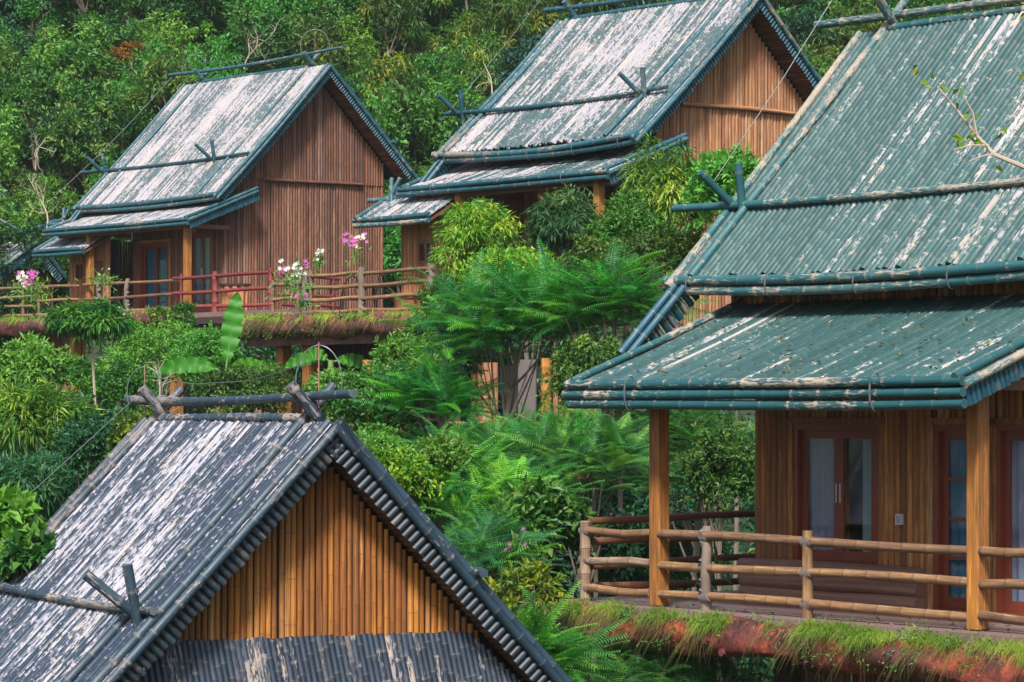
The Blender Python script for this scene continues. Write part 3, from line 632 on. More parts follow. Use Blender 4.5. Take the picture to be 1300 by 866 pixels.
# ---------------------------------------------------------------- decks and railings
def edge_log(h,root,pts,r,mat,name='edge_log'):
    """knobbly moulded log along a path of local points"""
    pts=np.array(pts,float); seg=14; out=[]; 
    L=np.concatenate([[0],np.cumsum(np.linalg.norm(np.diff(pts,axis=0),axis=1))]); n=max(6,int(L[-1]/.10)); t=np.linspace(0,L[-1],n)
    q=np.stack([np.interp(t,L,pts[:,i]) for i in range(3)],1)
    V=[];Q=[]; a=np.linspace(0,2*math.pi,seg,endpoint=False)
    ph=rng.random(6)*6
    for i in range(n):
        d=q[min(n-1,i+1)]-q[max(0,i-1)]; d/=np.linalg.norm(d); s_=np.cross(d,[0,0,1]); s_/=np.linalg.norm(s_); u=np.cross(s_,d)
        rr=r*(1+.13*np.sin(3*a+t[i]*2.1+ph[0])+.10*np.sin(2*a-t[i]*3.3+ph[1])+.08*math.sin(t[i]*5.1+ph[2])+.06*np.sin(5*a+t[i]*7+ph[3])+.05*rng.normal(size=seg))
        V.append(q[i]+rr[:,None]*(np.cos(a)[:,None]*s_*.8+np.sin(a)[:,None]*u))
    V=np.concatenate(V); i=np.arange(n-1)[:,None]*seg;j=np.arange(seg)[None];j2=(j+1)%seg
    Q=np.stack([i+j,i+j2,i+seg+j2,i+seg+j],-1).reshape(-1,4)
    c0=len(V); V=np.vstack([V,q[0],q[-1]]); jj=np.arange(seg)
    T_=np.vstack([np.stack([np.full(seg,c0),(jj+1)%seg,jj],-1),np.stack([np.full(seg,c0+1),(n-1)*seg+jj,(n-1)*seg+(jj+1)%seg],-1)])
    return link(name,fastmesh(name,V,[Q,T_],True),root,M[mat])
def deck(h,label,poly,th,stilts,zg,logs,logr,mat,group=None,pos=(-3,4)):
    """poly: local xy corners (4), floor top z in h; every part a child"""
    x,y=pos; zb=zg; h.b=(x,y,zb); rt=empty('timber_deck',h.world(x,y,zb),h.rot,label,'deck',group)
    m=PM(); z=poly[0][2]; m.plate([h.T(*p) for p in poly],.14,(0,0,-1)); m.build('floor',M['deck'],rt,False)
    for (sx,sy,sr,mt,ztop) in stilts:
        m=PM()
        if mt=='timber': m.box(h.T(sx-sr,sy-sr,zg),h.T(sx+sr,sy+sr,ztop)); m.build('stilt',M['timber'],rt,False)
        else: m.pole(h.T(sx,sy,zg),h.T(sx,sy,ztop),sr,sr*.9,sp=4,seg=10,bump=0,wob=.02); m.build('stilt',M[mt],rt)
    for l in logs: edge_log(h,rt,[h.T(*p) for p in l],logr,mat)
    return rt
def rail_thing(h,label,A,B,zb,hgt,nr,posts,mat='rail',postmat='rail',group='bamboo railings along the decks',pr=.045,rr=.042,slope=0,lash=True,extra=None):
    """railing from local xy A to B. posts: list of (t, radius, kind)"""
    ax,ay=A;bx,by=B; mid=((ax+bx)/2,(ay+by)/2); h.b=(mid[0],mid[1],zb)
    rt=empty('bamboo_railing',h.world(mid[0],mid[1],zb),h.rot,label,'railing',group)
    def at(t,z): return h.T(ax+(bx-ax)*t,ay+(by-ay)*t,zb+z+slope*t)
    for k in range(nr):
        z=hgt-.04-(hgt-.14)*k/max(1,nr-1)*.93
        m=PM(); m.pole(at(-.005,z),at(1.005,z),rr*rng.uniform(.95,1.1),rr,sp=.34,seg=8,wob=.016,bump=.1); ro=m.build('rail',M[mat],rt)
        if lash:
            for (t,r_,kd) in posts:
                l=PM()
                for s_ in (-.035,0,.035):
                    c=at(t,z); l.pole(c+np.array([s_,0,-.012])-np.array([.02,0,0]),c+np.array([s_,0,.012])+np.array([.02,0,0]),rr*1.35,sp=3,seg=8,bump=0)
                l.build('lashing',M['lash'],ro)
    for (t,r_,kd) in posts:
        m=PM(); b=at(t,-.1)+h_off(r_); m.pole(b,at(t,hgt+.08)+h_off(r_),r_,r_*.92,sp=.3,seg=9,bump=.15 if kd!='trunk' else 0,wob=.0 if kd!='trunk' else .03)
        m.build('post',M['bark' if kd=='trunk' else postmat],rt)
        if kd=='trunk':
            kn=PM()
            for q in range(7):
                z=.15+q*.11; a=rng.random()*6; c1=at(t,z)+np.array([.02*math.cos(a),-.02*math.sin(a),0]); c2=at(t,z+.055)+np.array([.035*math.cos(a),-.035*math.sin(a),0]); c3=at(t,z+.11)+np.array([.02*math.cos(a+1),-.02*math.sin(a+1),0]); kn.pole(c1,c2,.035,.062,sp=3,seg=9,bump=0,caps=False); kn.pole(c2,c3,.062,.034,sp=3,seg=9,bump=0,caps=False)
            kn.build('knot',M['lash'],rt)
    return rt
def h_off(r): return np.array([0,.0,0])
# deck of the right-hand house
DZ=-7.03
d4=deck(H4,'red moulded log edged deck carrying grass, under the porch of the nearest right-hand house',[(-6.95,4.88,DZ),(1.2,4.88,DZ),(1.2,-1.0,DZ),(-6.95,-1.0,DZ)],.14,
   [(-6.3,4.3,.12,'dark',DZ-.14),(-3.4,4.3,.13,'dark',DZ-.14),(-.6,4.3,.13,'dark',DZ-.14),(-5,1,.13,'dark',DZ-.14)],-10.8,
   [[(-7.15,4.92,-7.27),(-5.8,4.95,-7.29),(-4.4,4.9,-7.30),(-3.2,5.0,-7.28),(-2.0,4.92,-7.32),(-.9,4.98,-7.36),(.3,5.0,-7.38),(1.3,5.0,-7.36)]],.20,'edge4')
for px,py,rr in ((900,812,.05),(928,808,.05),(922,828,.05),(714,800,.07)):
    knob=PM(); q=H4.plane(px,py,(0,1,0),5.09); knob.pole(H4.T(q[0],4.9,q[2]),H4.T(q[0],5.17,q[2]),rr,rr*.85,sp=3,seg=12,bump=0); knob.build('knob',M['edge2'],d4)
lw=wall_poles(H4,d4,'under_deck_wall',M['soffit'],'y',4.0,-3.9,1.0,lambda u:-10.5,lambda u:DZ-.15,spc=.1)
rail_thing(H4,'short bamboo railing from the corner post of the nearest deck to its first timber post',(-6.5,4.6),(-5.34,4.6),DZ,.87,3,[(0,.07,'b')],rr=.048)
rail_thing(H4,'long bamboo railing between the two timber posts of the nearest right porch',(-5.16,4.6),(-.45,4.6),DZ,.87,3,[(.16,.06,'trunk'),(.505,.062,'b')],rr=.05)
rail_thing(H4,'short bamboo railing at the right edge of the photo beyond the last timber post',(-.27,4.6),(1.1,4.6),DZ,.87,3,[(.95,.06,'b')],rr=.05)
rail_thing(H4,'dark bamboo railing across the far left end of the nearest deck',(-6.5,4.5),(-6.5,.8),DZ,1.0,4,[(.95,.05,'b')],mat='soffit')
# deck of house 2
D2=-7.0
d2=deck(H2,'maroon log edged deck on stilts in front of the pale-roofed upper left house',[(-12.5,5.3,D2),(.6,5.3,D2),(.6,0,D2),(-12.5,0,D2)],.14,
   [(-5.5,4.8,.11,'timber',D2-.14),(-.45,4.8,.13,'timber',D2-.14),(-3,2,.13,'dark',D2-.14),(-8.8,4.6,.12,'dark',D2-.14)],-10.3,
   [[(-12.6,5.3,-7.05),(-10,5.35,-7.2),(-7.5,5.3,-7.25),(-6.2,5.35,-7.2)],[(-6.0,5.3,-7.12),(-3.5,5.35,-7.1),(-1.8,5.3,-7.1),(.1,5.3,-7.15)]],.23,'edge2')
d2b=deck(H2,'open walkway deck with dark beams on round stilts, right of the pale-roofed house',[(.62,5.2,D2),(5.2,5.2,D2),(5.2,1.0,D2),(.62,1.0,D2)],.12,
   [(3.55,4.9,.17,'log',D2-.12),(1.6,4.9,.14,'log',D2-.12),(4.9,3.0,.14,'dark',D2-.12)],-10.3,[],.2,'edge2',pos=(2.5,3))
m=PM(); m.box(H2.T(.62,5.2,D2-.30),H2.T(5.2,5.1,D2-.12)); m.build('beam',M['dark'],d2b,False)
bw_=wall_poles(H2,d2b,'under_deck_wall',M['wall2'],'y',2.0,-.5,5.0,lambda u:-10.2,lambda u:D2-.13,spc=.12)
wall_poles(H2,d2,'under_deck_wall',M['soffit'],'y',3.6,-12,.2,lambda u:-10.2,lambda u:D2-.15,spc=.12)
rail_thing(H2,'bamboo railing at the left photo edge beside the magenta orchids',(-12.4,5.0),(-7.5,5.0),D2,.98,4,[(.62,.05,'trunk'),(.9,.05,'b')])
rail_thing(H2,'bamboo railing in front of the small side wing with the red door',(-7.3,4.95),(-5.6,4.6),D2,.98,3,[(.04,.045,'b')])
rail_thing(H2,'bamboo railing between the porch posts of the upper left house',(-5.35,4.6),(-.6,4.6),D2,.98,3,[(.16,.07,'trunk'),(.46,.07,'trunk')])
rail_thing(H2,'red painted wooden railing right of the porch of the upper left house',(-.3,5.0),(4.1,4.9),D2,1.0,3,[(.08,.04,'b'),(.43,.085,'b'),(.98,.07,'b')],mat='railred',postmat='railred',rr=.05,lash=False)
rail_thing(H2,'shorter red railing running back from the walkway, behind the front red rails',(3.3,2.2),(4.2,4.7),D2,.95,4,[(.1,.06,'b')],mat='railred',postmat='railred',rr=.045,lash=False)
# planter box on walkway
h=H2; h.b=(1.55,4.3,D2); pb=empty('wooden_bin',h.world(1.55,4.3,D2),h.rot,'orange slatted wooden bin behind the red railing','bin')
m=PM()
for k in range(10):
    a=2*math.pi*k/10; m.pole(h.T(1.55+.27*math.cos(a),4.3+.27*math.sin(a),D2),h.T(1.55+.3*math.cos(a),4.3+.3*math.sin(a),D2+.72),.10,.10,sp=3,seg=6,bump=0)
m.build('slats',M['terracotta'],pb); m=PM(); m.pole(h.T(1.55,4.3,D2+.72),h.T(1.55,4.3,D2+.77),.42,.42,sp=3,seg=16,bump=0); m.build('lid',M['dark'],pb)
# terrace of house 3
D3=-6.55
d3=deck(H3,'mossy log edged terrace on square timber posts at the centre left, before the tan house',[(-11.1,4.95,D3),(-3.0,4.95,D3),(-3.0,1.2,D3),(-11.1,1.2,D3)],.14,
   [(-10.1,4.6,.12,'timber',D3-.14),(-9.15,4.6,.12,'timber',D3-.14),(-5.2,4.6,.12,'timber',D3-.14)],-9.3,
   [[(-11.2,4.98,-6.70),(-9.4,5.06,-6.68),(-7.8,4.98,-6.74),(-6.2,5.06,-6.72),(-4.0,4.98,-6.82)],[(-11.2,5.0,-6.70),(-11.4,3.6,-6.68)]],.22,'edge2',pos=(-8,3))
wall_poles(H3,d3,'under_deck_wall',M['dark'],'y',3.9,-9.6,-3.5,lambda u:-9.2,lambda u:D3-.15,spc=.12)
m=PM(); m.box(H3.T(-11,4.95,D3-.56),H3.T(-3.4,4.85,D3-.14)); m.build('fascia_beam',M['edge2'],d3,False)
rail_thing(H3,'bamboo railing of the central terrace left of the flowering orchid post',(-9.3,4.6),(-7.3,4.6),D3,1.0,4,[(.0,.07,'trunk'),(.09,.05,'b'),(.99,.085,'trunk')])
rail_thing(H3,'bamboo railing of the central terrace before the terracotta pot',(-7.3,4.6),(-4.9,4.6),D3,1.0,4,[(.95,.09,'trunk')])
rail_thing(H3,'short bamboo railing with orchids at the left corner of the central terrace',(-10.7,4.5),(-9.45,4.6),D3,.85,3,[(.05,.05,'b'),(.9,.05,'b')])
h=H3
for (x,y,lab) in ((-6.6,3.9,'terracotta pot on the central terrace, standing behind the railing'),(-5.9,3.9,'second terracotta pot on the central terrace, closer to the tan wing wall')):
    h.b=(x,y,D3); pt=empty('flower_pot',h.world(x,y,D3),h.rot,lab,'pot'); m=PM()
    for (z0,z1,ra,rb) in ((0,.42,.22,.34),(.42,.52,.37,.37)): m.pole(h.T(x,y,D3+z0),h.T(x,y,D3+z1),ra,rb,sp=9,seg=16,bump=0)
    m.build('bowl',M['terracotta'],pt)
def iron_chair(h,x,y,z,lab,rot):
    h.b=(x,y,z); e=empty('garden_chair',h.world(x,y,z),h.rot+rot,lab,'chair','wrought iron chairs on the central terrace'); q=.24
    for sx in (-1,1):
        for sy in (-1,1):
            m=PM(); m.pole((sx*q,sy*q,0),(sx*q*.85,sy*q*.85,.43),.014,sp=3,seg=6); m.build('leg',M['iron'],e)
    m=PM(); 
    for k in range(7): m.pole((-q+.08*k,-q,.44),(-q+.08*k,q,.44),.012,sp=3,seg=5)
    m.path([(q*math.cos(a)*1.05,q*math.sin(a)*1.05,.445) for a in np.linspace(0,6.28,16)],.015); m.build('seat',M['iron'],e)
    m=PM(); m.path([(-.24+.0*i,-.24+.48*i/12,.44+.5*math.sin(math.pi*i/12)**.6) for i in range(13)],.016)
    for k in range(5): m.path([(-.24,-.16+.08*k,.44),(-.25,-.16+.08*k+.02,.65),(-.24,-.16+.08*k,.44+.45*math.sin(math.pi*(k+1.2)/6.4)**.6)],.009)
    m.build('backrest',M['iron'],e)
iron_chair(H3,-7.1,4.0,D3,'black wrought iron chair beside the terracotta pots on the central terrace',.4)
iron_chair(H3,-8.6,3.9,D3,'black wrought iron chair at the left of the central terrace, near the orchids',2.6)
h=H3; h.b=(-7.9,3.9,D3); e=empty('garden_table',h.world(-7.9,3.9,D3),h.rot,'round black wrought iron table between the terrace chairs','table'); m=PM(); m.pole(h.T(-7.9,3.9,D3+.68),h.T(-7.9,3.9,D3+.71),.38,sp=9,seg=20,bump=0); m.build('tabletop',M['iron'],e)
for k in range(3):
    a=k*2.1; m=PM(); m.pole(h.T(-7.9+.28*math.cos(a),3.9+.28*math.sin(a),D3),h.T(-7.9+.1*math.cos(a),3.9+.1*math.sin(a),D3+.68),.014,sp=9,seg=6); m.build('leg',M['iron'],e)
# folded banana-like stair under the walkway: red stair
h=H2; h.b=(5.6,3.4,-10); st=empty('wooden_stair',h.world(5.6,3.4,-10),h.rot,'dark red wooden stair rail descending beneath the central terrace','stair')
for k in range(3): 
    m=PM(); m.pole(h.T(4.6,3.6,-7.1-.35*k),h.T(8.0,3.8,-9.2-.35*k),.05,sp=9,seg=6); m.build('rail',M['railred'],st)

# lower cabin glimpsed behind the feathery trees
HC=Frame(600,450,54,62,-5.2)
HC.b=(0,0,-5.0); rc=empty('bamboo_cabin',HC.world(0,0,-5.0),HC.rot,'brown bamboo cabin with rails half hidden behind the feathery trees in the centre','cabin')
wall_poles(HC,rc,'wall',M['wall3'],'y',0,-1.9,2.5,lambda u:-4,lambda u:-.15,spc=.11,gaps=[(.55,1.6,-2.2,-.1),(-.25,.0,-4,0)])
m=PM(); m.box(HC.T(-1.9,-.5,-4),HC.T(2.5,-.55,-.2)); m.build('wall_board',M['room'],rc,False)
m=PM(); m.box(HC.T(.9,-.05,-2.2),HC.T(1.25,-.1,-.1)); m.build('curtain',M['lash'],rc,False)
for x in (-1.6,-.5,2.0): m=PM(); m.pole(HC.T(x,1.0,-5),HC.T(x,1.0,-.1),.09,sp=.4,seg=8); m.build('post',M['timber'],rc)
for z in (-1.25,-1.65,-2.05): m=PM(); m.pole(HC.T(-2.4,1.1,z),HC.T(2.6,1.1,z),.035,sp=.35,wob=.02); m.build('rail',M['rail'],rc)
m=PM(); m.box(HC.T(-2.4,1.15,-2.45),HC.T(2.6,-.5,-2.25)); m.build('floor',M['edge2'],rc,False)
# sliver of a house at the left edge
H5=Frame(46,306,100,38,-10.5)
r5=H5.root('bamboo_house','far left house cut by the photo edge, low teal gable corner','house')
def small_gable(h,root,yl,zl,yr,zr,X0,paint,trim,wall):
    for (yy,zz) in ((yl,zl),(yr,zr)):
        nn=slopeN(yy,zz); m=PM(); n=int(-X0/.1)
        for i in range(n): m.pole(h.T(X0*(i+.5)/n,0,0),h.T(X0*(i+.5)/n,yy,zz),.056,sp=.3,seg=5,half=nn)
        ro=m.build('roof_slope',M[paint],root)
        b=PM(); b.plate([h.T(X0,0,-.06),h.T(-.03,0,-.06),h.T(-.03,yy,zz-.06),h.T(X0,yy,zz-.06)],.05,-nn); b.build('roof_board',M['dark'],ro,False)
        v=PM(); v.pole(h.T(-.05,0,.03)+nn*.05,h.T(-.05,yy*1.03,zz*1.03)+nn*.05,.06,sp=.4); v.pole(h.T(.03,0,-.05),h.T(.03,yy,zz-.05),.06,sp=.4); vo=v.build('verge_pole',M[trim],ro)
        f=PM(); k=int(math.hypot(yy,zz)/.09)
        for i in range(k):
            t=(i+.5)/k; p=h.T(-.01,yy*t,zz*t)-nn*.07; f.pole(p,p-nn*.28,.042,sp=3,seg=5,half=(1,0,0),caps=False)
        f.build('verge_fringe',M['frt'],vo)
    m=PM(); m.plate([h.T(-.5,yl*.8,zl-3),h.T(-.5,yr*.8,zr-3),h.T(-.5,yr*.8,zr*.85-.3),h.T(-.5,yl*.8,zl*.85-.3)],.05,(-1,0,0)); m.plate([h.T(-.5,yl*.8,zl*.85-.3),h.T(-.5,yr*.8,zr*.85-.3),h.T(-.5,0,-.35)],.05,(-1,0,0)); m.build('gable_wall',M[wall],root,False)
small_gable(H5,r5,2.8,-1.9,-1.1,-1.15,-4.5,'p2','p2t','soffit')
for k in (0,1):
    m=PM(); m.pole(H5.T(-.6,1.6-.5*k,-.2-.15*k),H5.T(-.6,-1.1-.3*k,.75+.1*k),.06,sp=.4); m.build('crossed_pole',M['p2t'],r5)
m=PM(); m.pole(H5.T(-.4,1.3,.75),H5.T(-.4,-1.2,-.4),.055,sp=.4); m.build('crossed_pole',M['p2t'],r5)
# its taller roof behind: right-hand slope running down out of the frame
H6=Frame(-78,148,104,36,-13)
r6=H6.root('bamboo_house','tall steep teal roof behind the far left house, only its right verge in view','house')
small_gable(H6,r6,4.0,-4.0,-3.95,-3.95,-5,'p2','p2t','wall2')

# ---------------------------------------------------------------- wires and hoops
def hoop(h,x,zc,rr,lab,y=0,mat='wire',mast=True,tall=1.1):
    h.b=(x,y,zc); e=empty('wire_hoop',h.world(x,y,zc),h.rot,lab,'wire hoop'); m=PM()
    m.path([h.T(x+rr*.64*math.cos(a),y-rr*.77*math.cos(a),zc+rr*tall*math.sin(a) if a>0 and a<math.pi else zc-rr*1.6*abs(math.sin(a))) for a in np.linspace(-.45,math.pi+.45,30)],.0065 if rr<.3 else .012,seg=5); m.build('hoop',M[mat],e)
    if mast: m=PM(); m.pole(h.T(x,y,zc-.25),h.T(x,y,zc+rr*tall*1.08),.007,sp=9,seg=5); m.build('rod',M['wirered'],e)
hoop(H2,-.7,.62,.40,'thin wire hoop with central rod on the near ridge end of the upper left house')
hoop(H2,-6.6,.55,.30,'thin wire hoop on the far ridge end of the upper left house',mast=False)
hoop(H1,-.45,.42,.24,'thin wire hoop above the right ridge end of the foreground roof',tall=1.5)
hoop(H1,-6.35,.36,.22,'thin wire hoop above the left ridge end of the foreground roof',tall=1.3)
def wire(h,lab,pts,r=.008):
    h.b=tuple(pts[0]); o=PM(); o.path([h.T(*p) for p in pts],r,seg=5); ob=o.build('lightning_wire',M['wire'],None); ob.location=h.world(*pts[0]); ob.rotation_euler=(0,0,h.rot); tag(ob,lab,'wire','lightning wires strung along the roofs')
wire(H3,'thin wire dropping along the far left verge of the worn teal roof',[(-6.5,-.1,.9),(-6.9,1.0,-.55),(-7.0,1.7,-1.3),(-7.1,2.6,-2.25)],.008)
wire(H2,'thin wire down the left verge of the pale peeling roof',[(-7.8,0,.35),(-7.9,1.3,-1.0),(-7.9,2.6,-2.2),(-8.0,4.2,-3.6)],.008)
wire(H1,'thin wire running down beyond the left verge of the foreground roof',[(-6.6,-.0,.32),(-6.7,.9,-.5),(-6.75,1.8,-1.3),(-6.8,3.2,-2.6)],.005)
wire(H1,'thin sagging wire strung above the ridge of the foreground roof',[(-6.4,0,.55),(-4.5,0,.43),(-2.5,0,.45),(-.7,0,.62)],.005)
wire(H4,'thin wire from the far verge of the nearest teal roof rising out of frame',[(-7.0,2.1,-1.95),(-6.9,1.0,-.6),(-6.8,.1,.6),(-6.8,-.3,1.2)],.006)
wire(H2,'thin wire strung above the ridge of the pale peeling roof',[(-6.4,0,.62),(-4.2,0,.52),(-2,0,.62),(-1.0,0,.95)],.009)
wire(H3,'second thin wire from the far peak of the worn teal roof out of the frame',[(-7.4,0,.25),(-6.9,0,.75),(-6.7,0,1.2)],.009)
#FOLIAGE
# ---------------------------------------------------------------- foliage
def unit(v): return v/(np.linalg.norm(v,axis=-1,keepdims=True)+1e-9)
def leafmesh(p,d,nrm,L,W,A,B,fold=.25):
    """one folded leaf per row: base p, direction d, normal nrm"""
    n=len(p); L=np.broadcast_to(L,(n,))[:,None]; W=np.broadcast_to(W,(n,))[:,None]
    s_=unit(np.cross(d,nrm)); u=unit(np.cross(s_,d))
    V=np.stack([p,p+d*L*.45+s_*W*.5+u*W*fold,p+d*L-u*L*.12,p+d*L*.45-s_*W*.5+u*W*fold],1)
    at=np.zeros((n,4,3)); at[...,0]=A[:,None]; at[...,1]=B[:,None]; at[...,2]=np.array([0,.5,1,.5])
    return V.reshape(-1,3),at.reshape(-1,3)
def clumps(rx,ry,rz,n,cr,seed=None,lo=-.55):
    g=rng; out=[]
    d=unit(g.normal(size=(n*4,3))); d=d[d[:,2]>lo][:n]; rad=g.uniform(.5,1.0,len(d))**.6*(1-cr*.55)
    lump=1+.22*np.sin(3.1*d[:,0]+g.random()*6)+.2*np.sin(4.3*d[:,2]+5*d[:,1]+g.random()*6)+g.normal(size=len(d))*.10
    c=d*rad[:,None]*lump[:,None]*np.array([rx,ry,rz]); r=cr*(rx*ry*rz)**(1/3)*g.uniform(.5,1.35,len(d))
    return c,r
def crown(rx,ry,rz,n,cr,per,L,W,droop=.2,out=.7,fold=.25,lo=-.55,jit=.45):
    c,r=clumps(rx,ry,rz,n,cr,lo=lo); g=rng; m=len(c)
    i=np.repeat(np.arange(m),per); N=len(i); d=unit(g.normal(size=(N,3))+np.array([0,0,.35])+.55*unit(c+1e-6)[i])
    p=c[i]+d*(r[i]*(.45+.75*g.random(N)+.35*(g.random(N)**6)))[:,None]*np.array([1,1,.85])
    dd=unit(d*out+g.normal(size=(N,3))*jit+np.array([0,0,-droop])); nn=unit(d*.5+np.array([0,0,.8])+g.normal(size=(N,3))*.35)
    B=g.random(m)[i]; A=g.random(N)
    V,a=leafmesh(p,dd,nn,L*g.uniform(.5,1.4,N),W*g.uniform(.65,1.25,N),A,B,fold)
    return V,a,c
def quads(n): return np.arange(n*4).reshape(-1,4)
def limbs(pm,base,top,cs,r0,k=9,seg=6,ls=5):
    base=np.array(base,float);top=np.array(top,float); mid=(base+top)/2+rng.normal(size=3)*np.linalg.norm(top-base)*.05
    t=np.linspace(0,1,9)[:,None]; path=(1-t)**2*base+2*t*(1-t)*mid+t**2*top; pm.path(path,r0,r0*.45,seg=seg,sp=9)
    idx=rng.permutation(len(cs))[:k]
    for i in idx:
        s_=path[int(rng.integers(ls,9))]; e=cs[i]; md=(s_+e)/2+np.array([0,0,-.1*np.linalg.norm(e-s_)])+rng.normal(size=3)*.04
        t2=np.linspace(0,1,6)[:,None]; pm.path((1-t2)**2*s_+2*t2*(1-t2)*md+t2**2*e,r0*.42,r0*.10,seg=4,sp=9)
STY={ # clumps,clump size,leaves per clump,L,W,droop,out,jit
 'broad':(26,.34,150,.15,.075,.25,.6,.5),'small':(34,.30,220,.085,.05,.15,.7,.6),'narrow':(30,.34,170,.19,.036,.75,.8,.35),'bamboo':(30,.36,150,.24,.034,.55,.9,.3),'big':(16,.42,26,.26,.19,.5,.5,.4),'sparse':(20,.22,46,.11,.05,.3,.7,.5)}
def wpt(px,py,d): return np.array([(px-CX)/FPX*d,d,-(py-YH)/FPX*d])
def bush(px,py,rx,rz,d,sty,mat,label,cat='shrub',name='shrub',ry=None,dens=1.0,trunk='bark',tr=.05,group=None,gx=0,lo=-.55,ls=1.0,flow=None):
    c=wpt(px,py,d); rx*=d/FPX; rz*=d/FPX; ry=ry or rx; n,cr,per,L,W,dr,o,j=STY[sty]
    per=int(per*dens); scale=(rx*ry*rz)**(1/3); n=int(n*1.35*(.8+.45*scale)); per=int(.62*per*max(.45,min(2.2,(scale/.9)**1.1)))
    gz=float(ground_z(c[0]+gx,c[1]))-.15
    if gz>c[2]-rz*.8: gz=c[2]-rz*1.0
    base=np.array([c[0]+gx,c[1],gz]); e=empty(name,base,0,label,cat,group)
    V,a,cs=crown(rx,ry,rz,n,cr,per,L*ls,W*ls,dr,o,lo=lo,jit=j); V=V+(c-base)
    ks=int(16+26*scale)*(2 if sty in('broad','small','sparse') else 1); SV=[V];SA=[a]
    for q in range(ks):
        dr=unit(rng.normal(size=3)+np.array([0,-.3,.55])); p0=(c-base)+dr*np.array([rx,ry,rz])*rng.uniform(.7,.95); dv=unit(dr+rng.normal(size=3)*.5+np.array([0,0,.35])); LL=scale*rng.uniform(.18,.5); nl=int(rng.integers(9,17)); t=np.linspace(.1,1,nl)
        pp=p0+dv*(t*LL)[:,None]+np.array([0,0,-.25])*(LL*t**2)[:,None]; ld=unit(dv+rng.normal(size=(nl,3))*.75+np.array([0,0,-.15*(1+3*(sty in('narrow','bamboo')))])); v2,a2=leafmesh(pp,ld,unit(rng.normal(size=(nl,3))*.5+np.array([0,-.2,.8])),L*ls*rng.uniform(.6,1.35,nl),W*ls*rng.uniform(.7,1.2,nl),rng.random(nl),np.full(nl,rng.random()))
        SV.append(v2);SA.append(a2)
    V=np.concatenate(SV);a=np.concatenate(SA)
    link('crown',fastmesh('crown',V,[quads(len(V)//4)],False,a),e,M[mat])
    pm=PM(); limbs(pm,(0,0,0),c-base+np.array([0,0,-rz*.25]),cs+(c-base),tr,ls=8 if name=='topiary_tree' else 5); pm.build('trunk',M[trunk],e)
    if flow:
        fm_,k,fs=flow; V2,a2,_=crown(rx*1.02,ry*1.02,rz*1.02,k,.10,14,fs,fs*.8,.1,.6,lo=-.1); V2=V2+(c-base); link('flowers',fastmesh('flowers',V2,[quads(len(V2)//4)],False,a2),e,M[fm_])
    return e
# --- feathery fronds
def frond(L=.9,npn=20,pw=.030,pl=.24,curve=.35):
    t=np.linspace(.10,1,npn); P_=np.stack([t*L,0*t,.22*L*t-curve*L*t**2.2],1)
    T=np.gradient(P_,axis=0);T=unit(T); l=pl*np.sin(np.pi*np.clip(t*.80+.16,0,1))**.7*(1+.12*rng.normal(size=len(t)))
    V=[];A=[]
    for sgn in (-1,1):
        d=unit(T*.42+np.array([0,sgn,0])+np.array([0,0,-.12])); up=np.array([0,0,1.])
        w_=T*pw
        a=P_;b=P_+d*l[:,None]*.5+w_*.55;c=P_+d*l[:,None]+np.array([0,0,-.03]);e=P_+d*l[:,None]*.5-w_*.55
        V.append(np.stack([a,b,c,e] if sgn<0 else [a,e,c,b],1)); 
    V=np.concatenate(V)     # (2n,4,3)
    # rachis
    r=[]
    for i in range(npn-1): r.append([P_[i]+[0,-.006,0],P_[i]+[0,.006,0],P_[i+1]+[0,.005,0],P_[i+1]+[0,-.005,0]])
    return np.concatenate([V,np.array(r)])
FRV=[frond(.85,22,.019,.16,.30),frond(.8,20,.019,.15,.45),frond(.95,24,.019,.165,.2),frond(.65,18,.018,.13,.35)]
def fern_crown(rx,ry,rz,tips,per,scale,lo=-.4,flat=.25,youngp=.12):
    g=rng; d=unit(g.normal(size=(tips*4,3))*np.array([1,1,.9])); d=d[d[:,2]>lo][:tips]; d=d if len(d) else np.array([[0.,0,1]]); c=d*(g.uniform(.35,.95,len(d))[:,None])*np.array([rx,ry,rz])
    VS=[];AS=[]
    for k in range(len(c)):
        a0=g.random()*6.28; B=g.random()
        for q in range(per):
            az=a0+q*6.283/per*1.0+g.normal()*.25; el=g.normal()*.18+flat+ .25*d[k,2]
            x=np.array([math.cos(az)*math.cos(el),math.sin(az)*math.cos(el),math.sin(el)]); 
            if np.dot(x[:2],d[k,:2])<-.55 : x[:2]*=.6; x[2]+=.5; x/=np.linalg.norm(x)
            y=unit(np.cross([0,0,1.],x)); y=unit(y+np.array([0,0,g.normal()*.25])); z=np.cross(x,y); m=np.stack([x,y,z])
            F_=FRV[int(g.integers(len(FRV)))]*scale*g.uniform(.7,1.15); V=F_.reshape(-1,3)@m+c[k]
            at=np.empty((len(V),3)); at[:,0]=g.random(); at[:,1]=np.clip(B+g.normal()*.25,0,1); at[:,2]=np.repeat(np.linspace(0,1,len(V)//4),4); VS.append(V);AS.append(at)
    return np.concatenate(VS),np.concatenate(AS),c
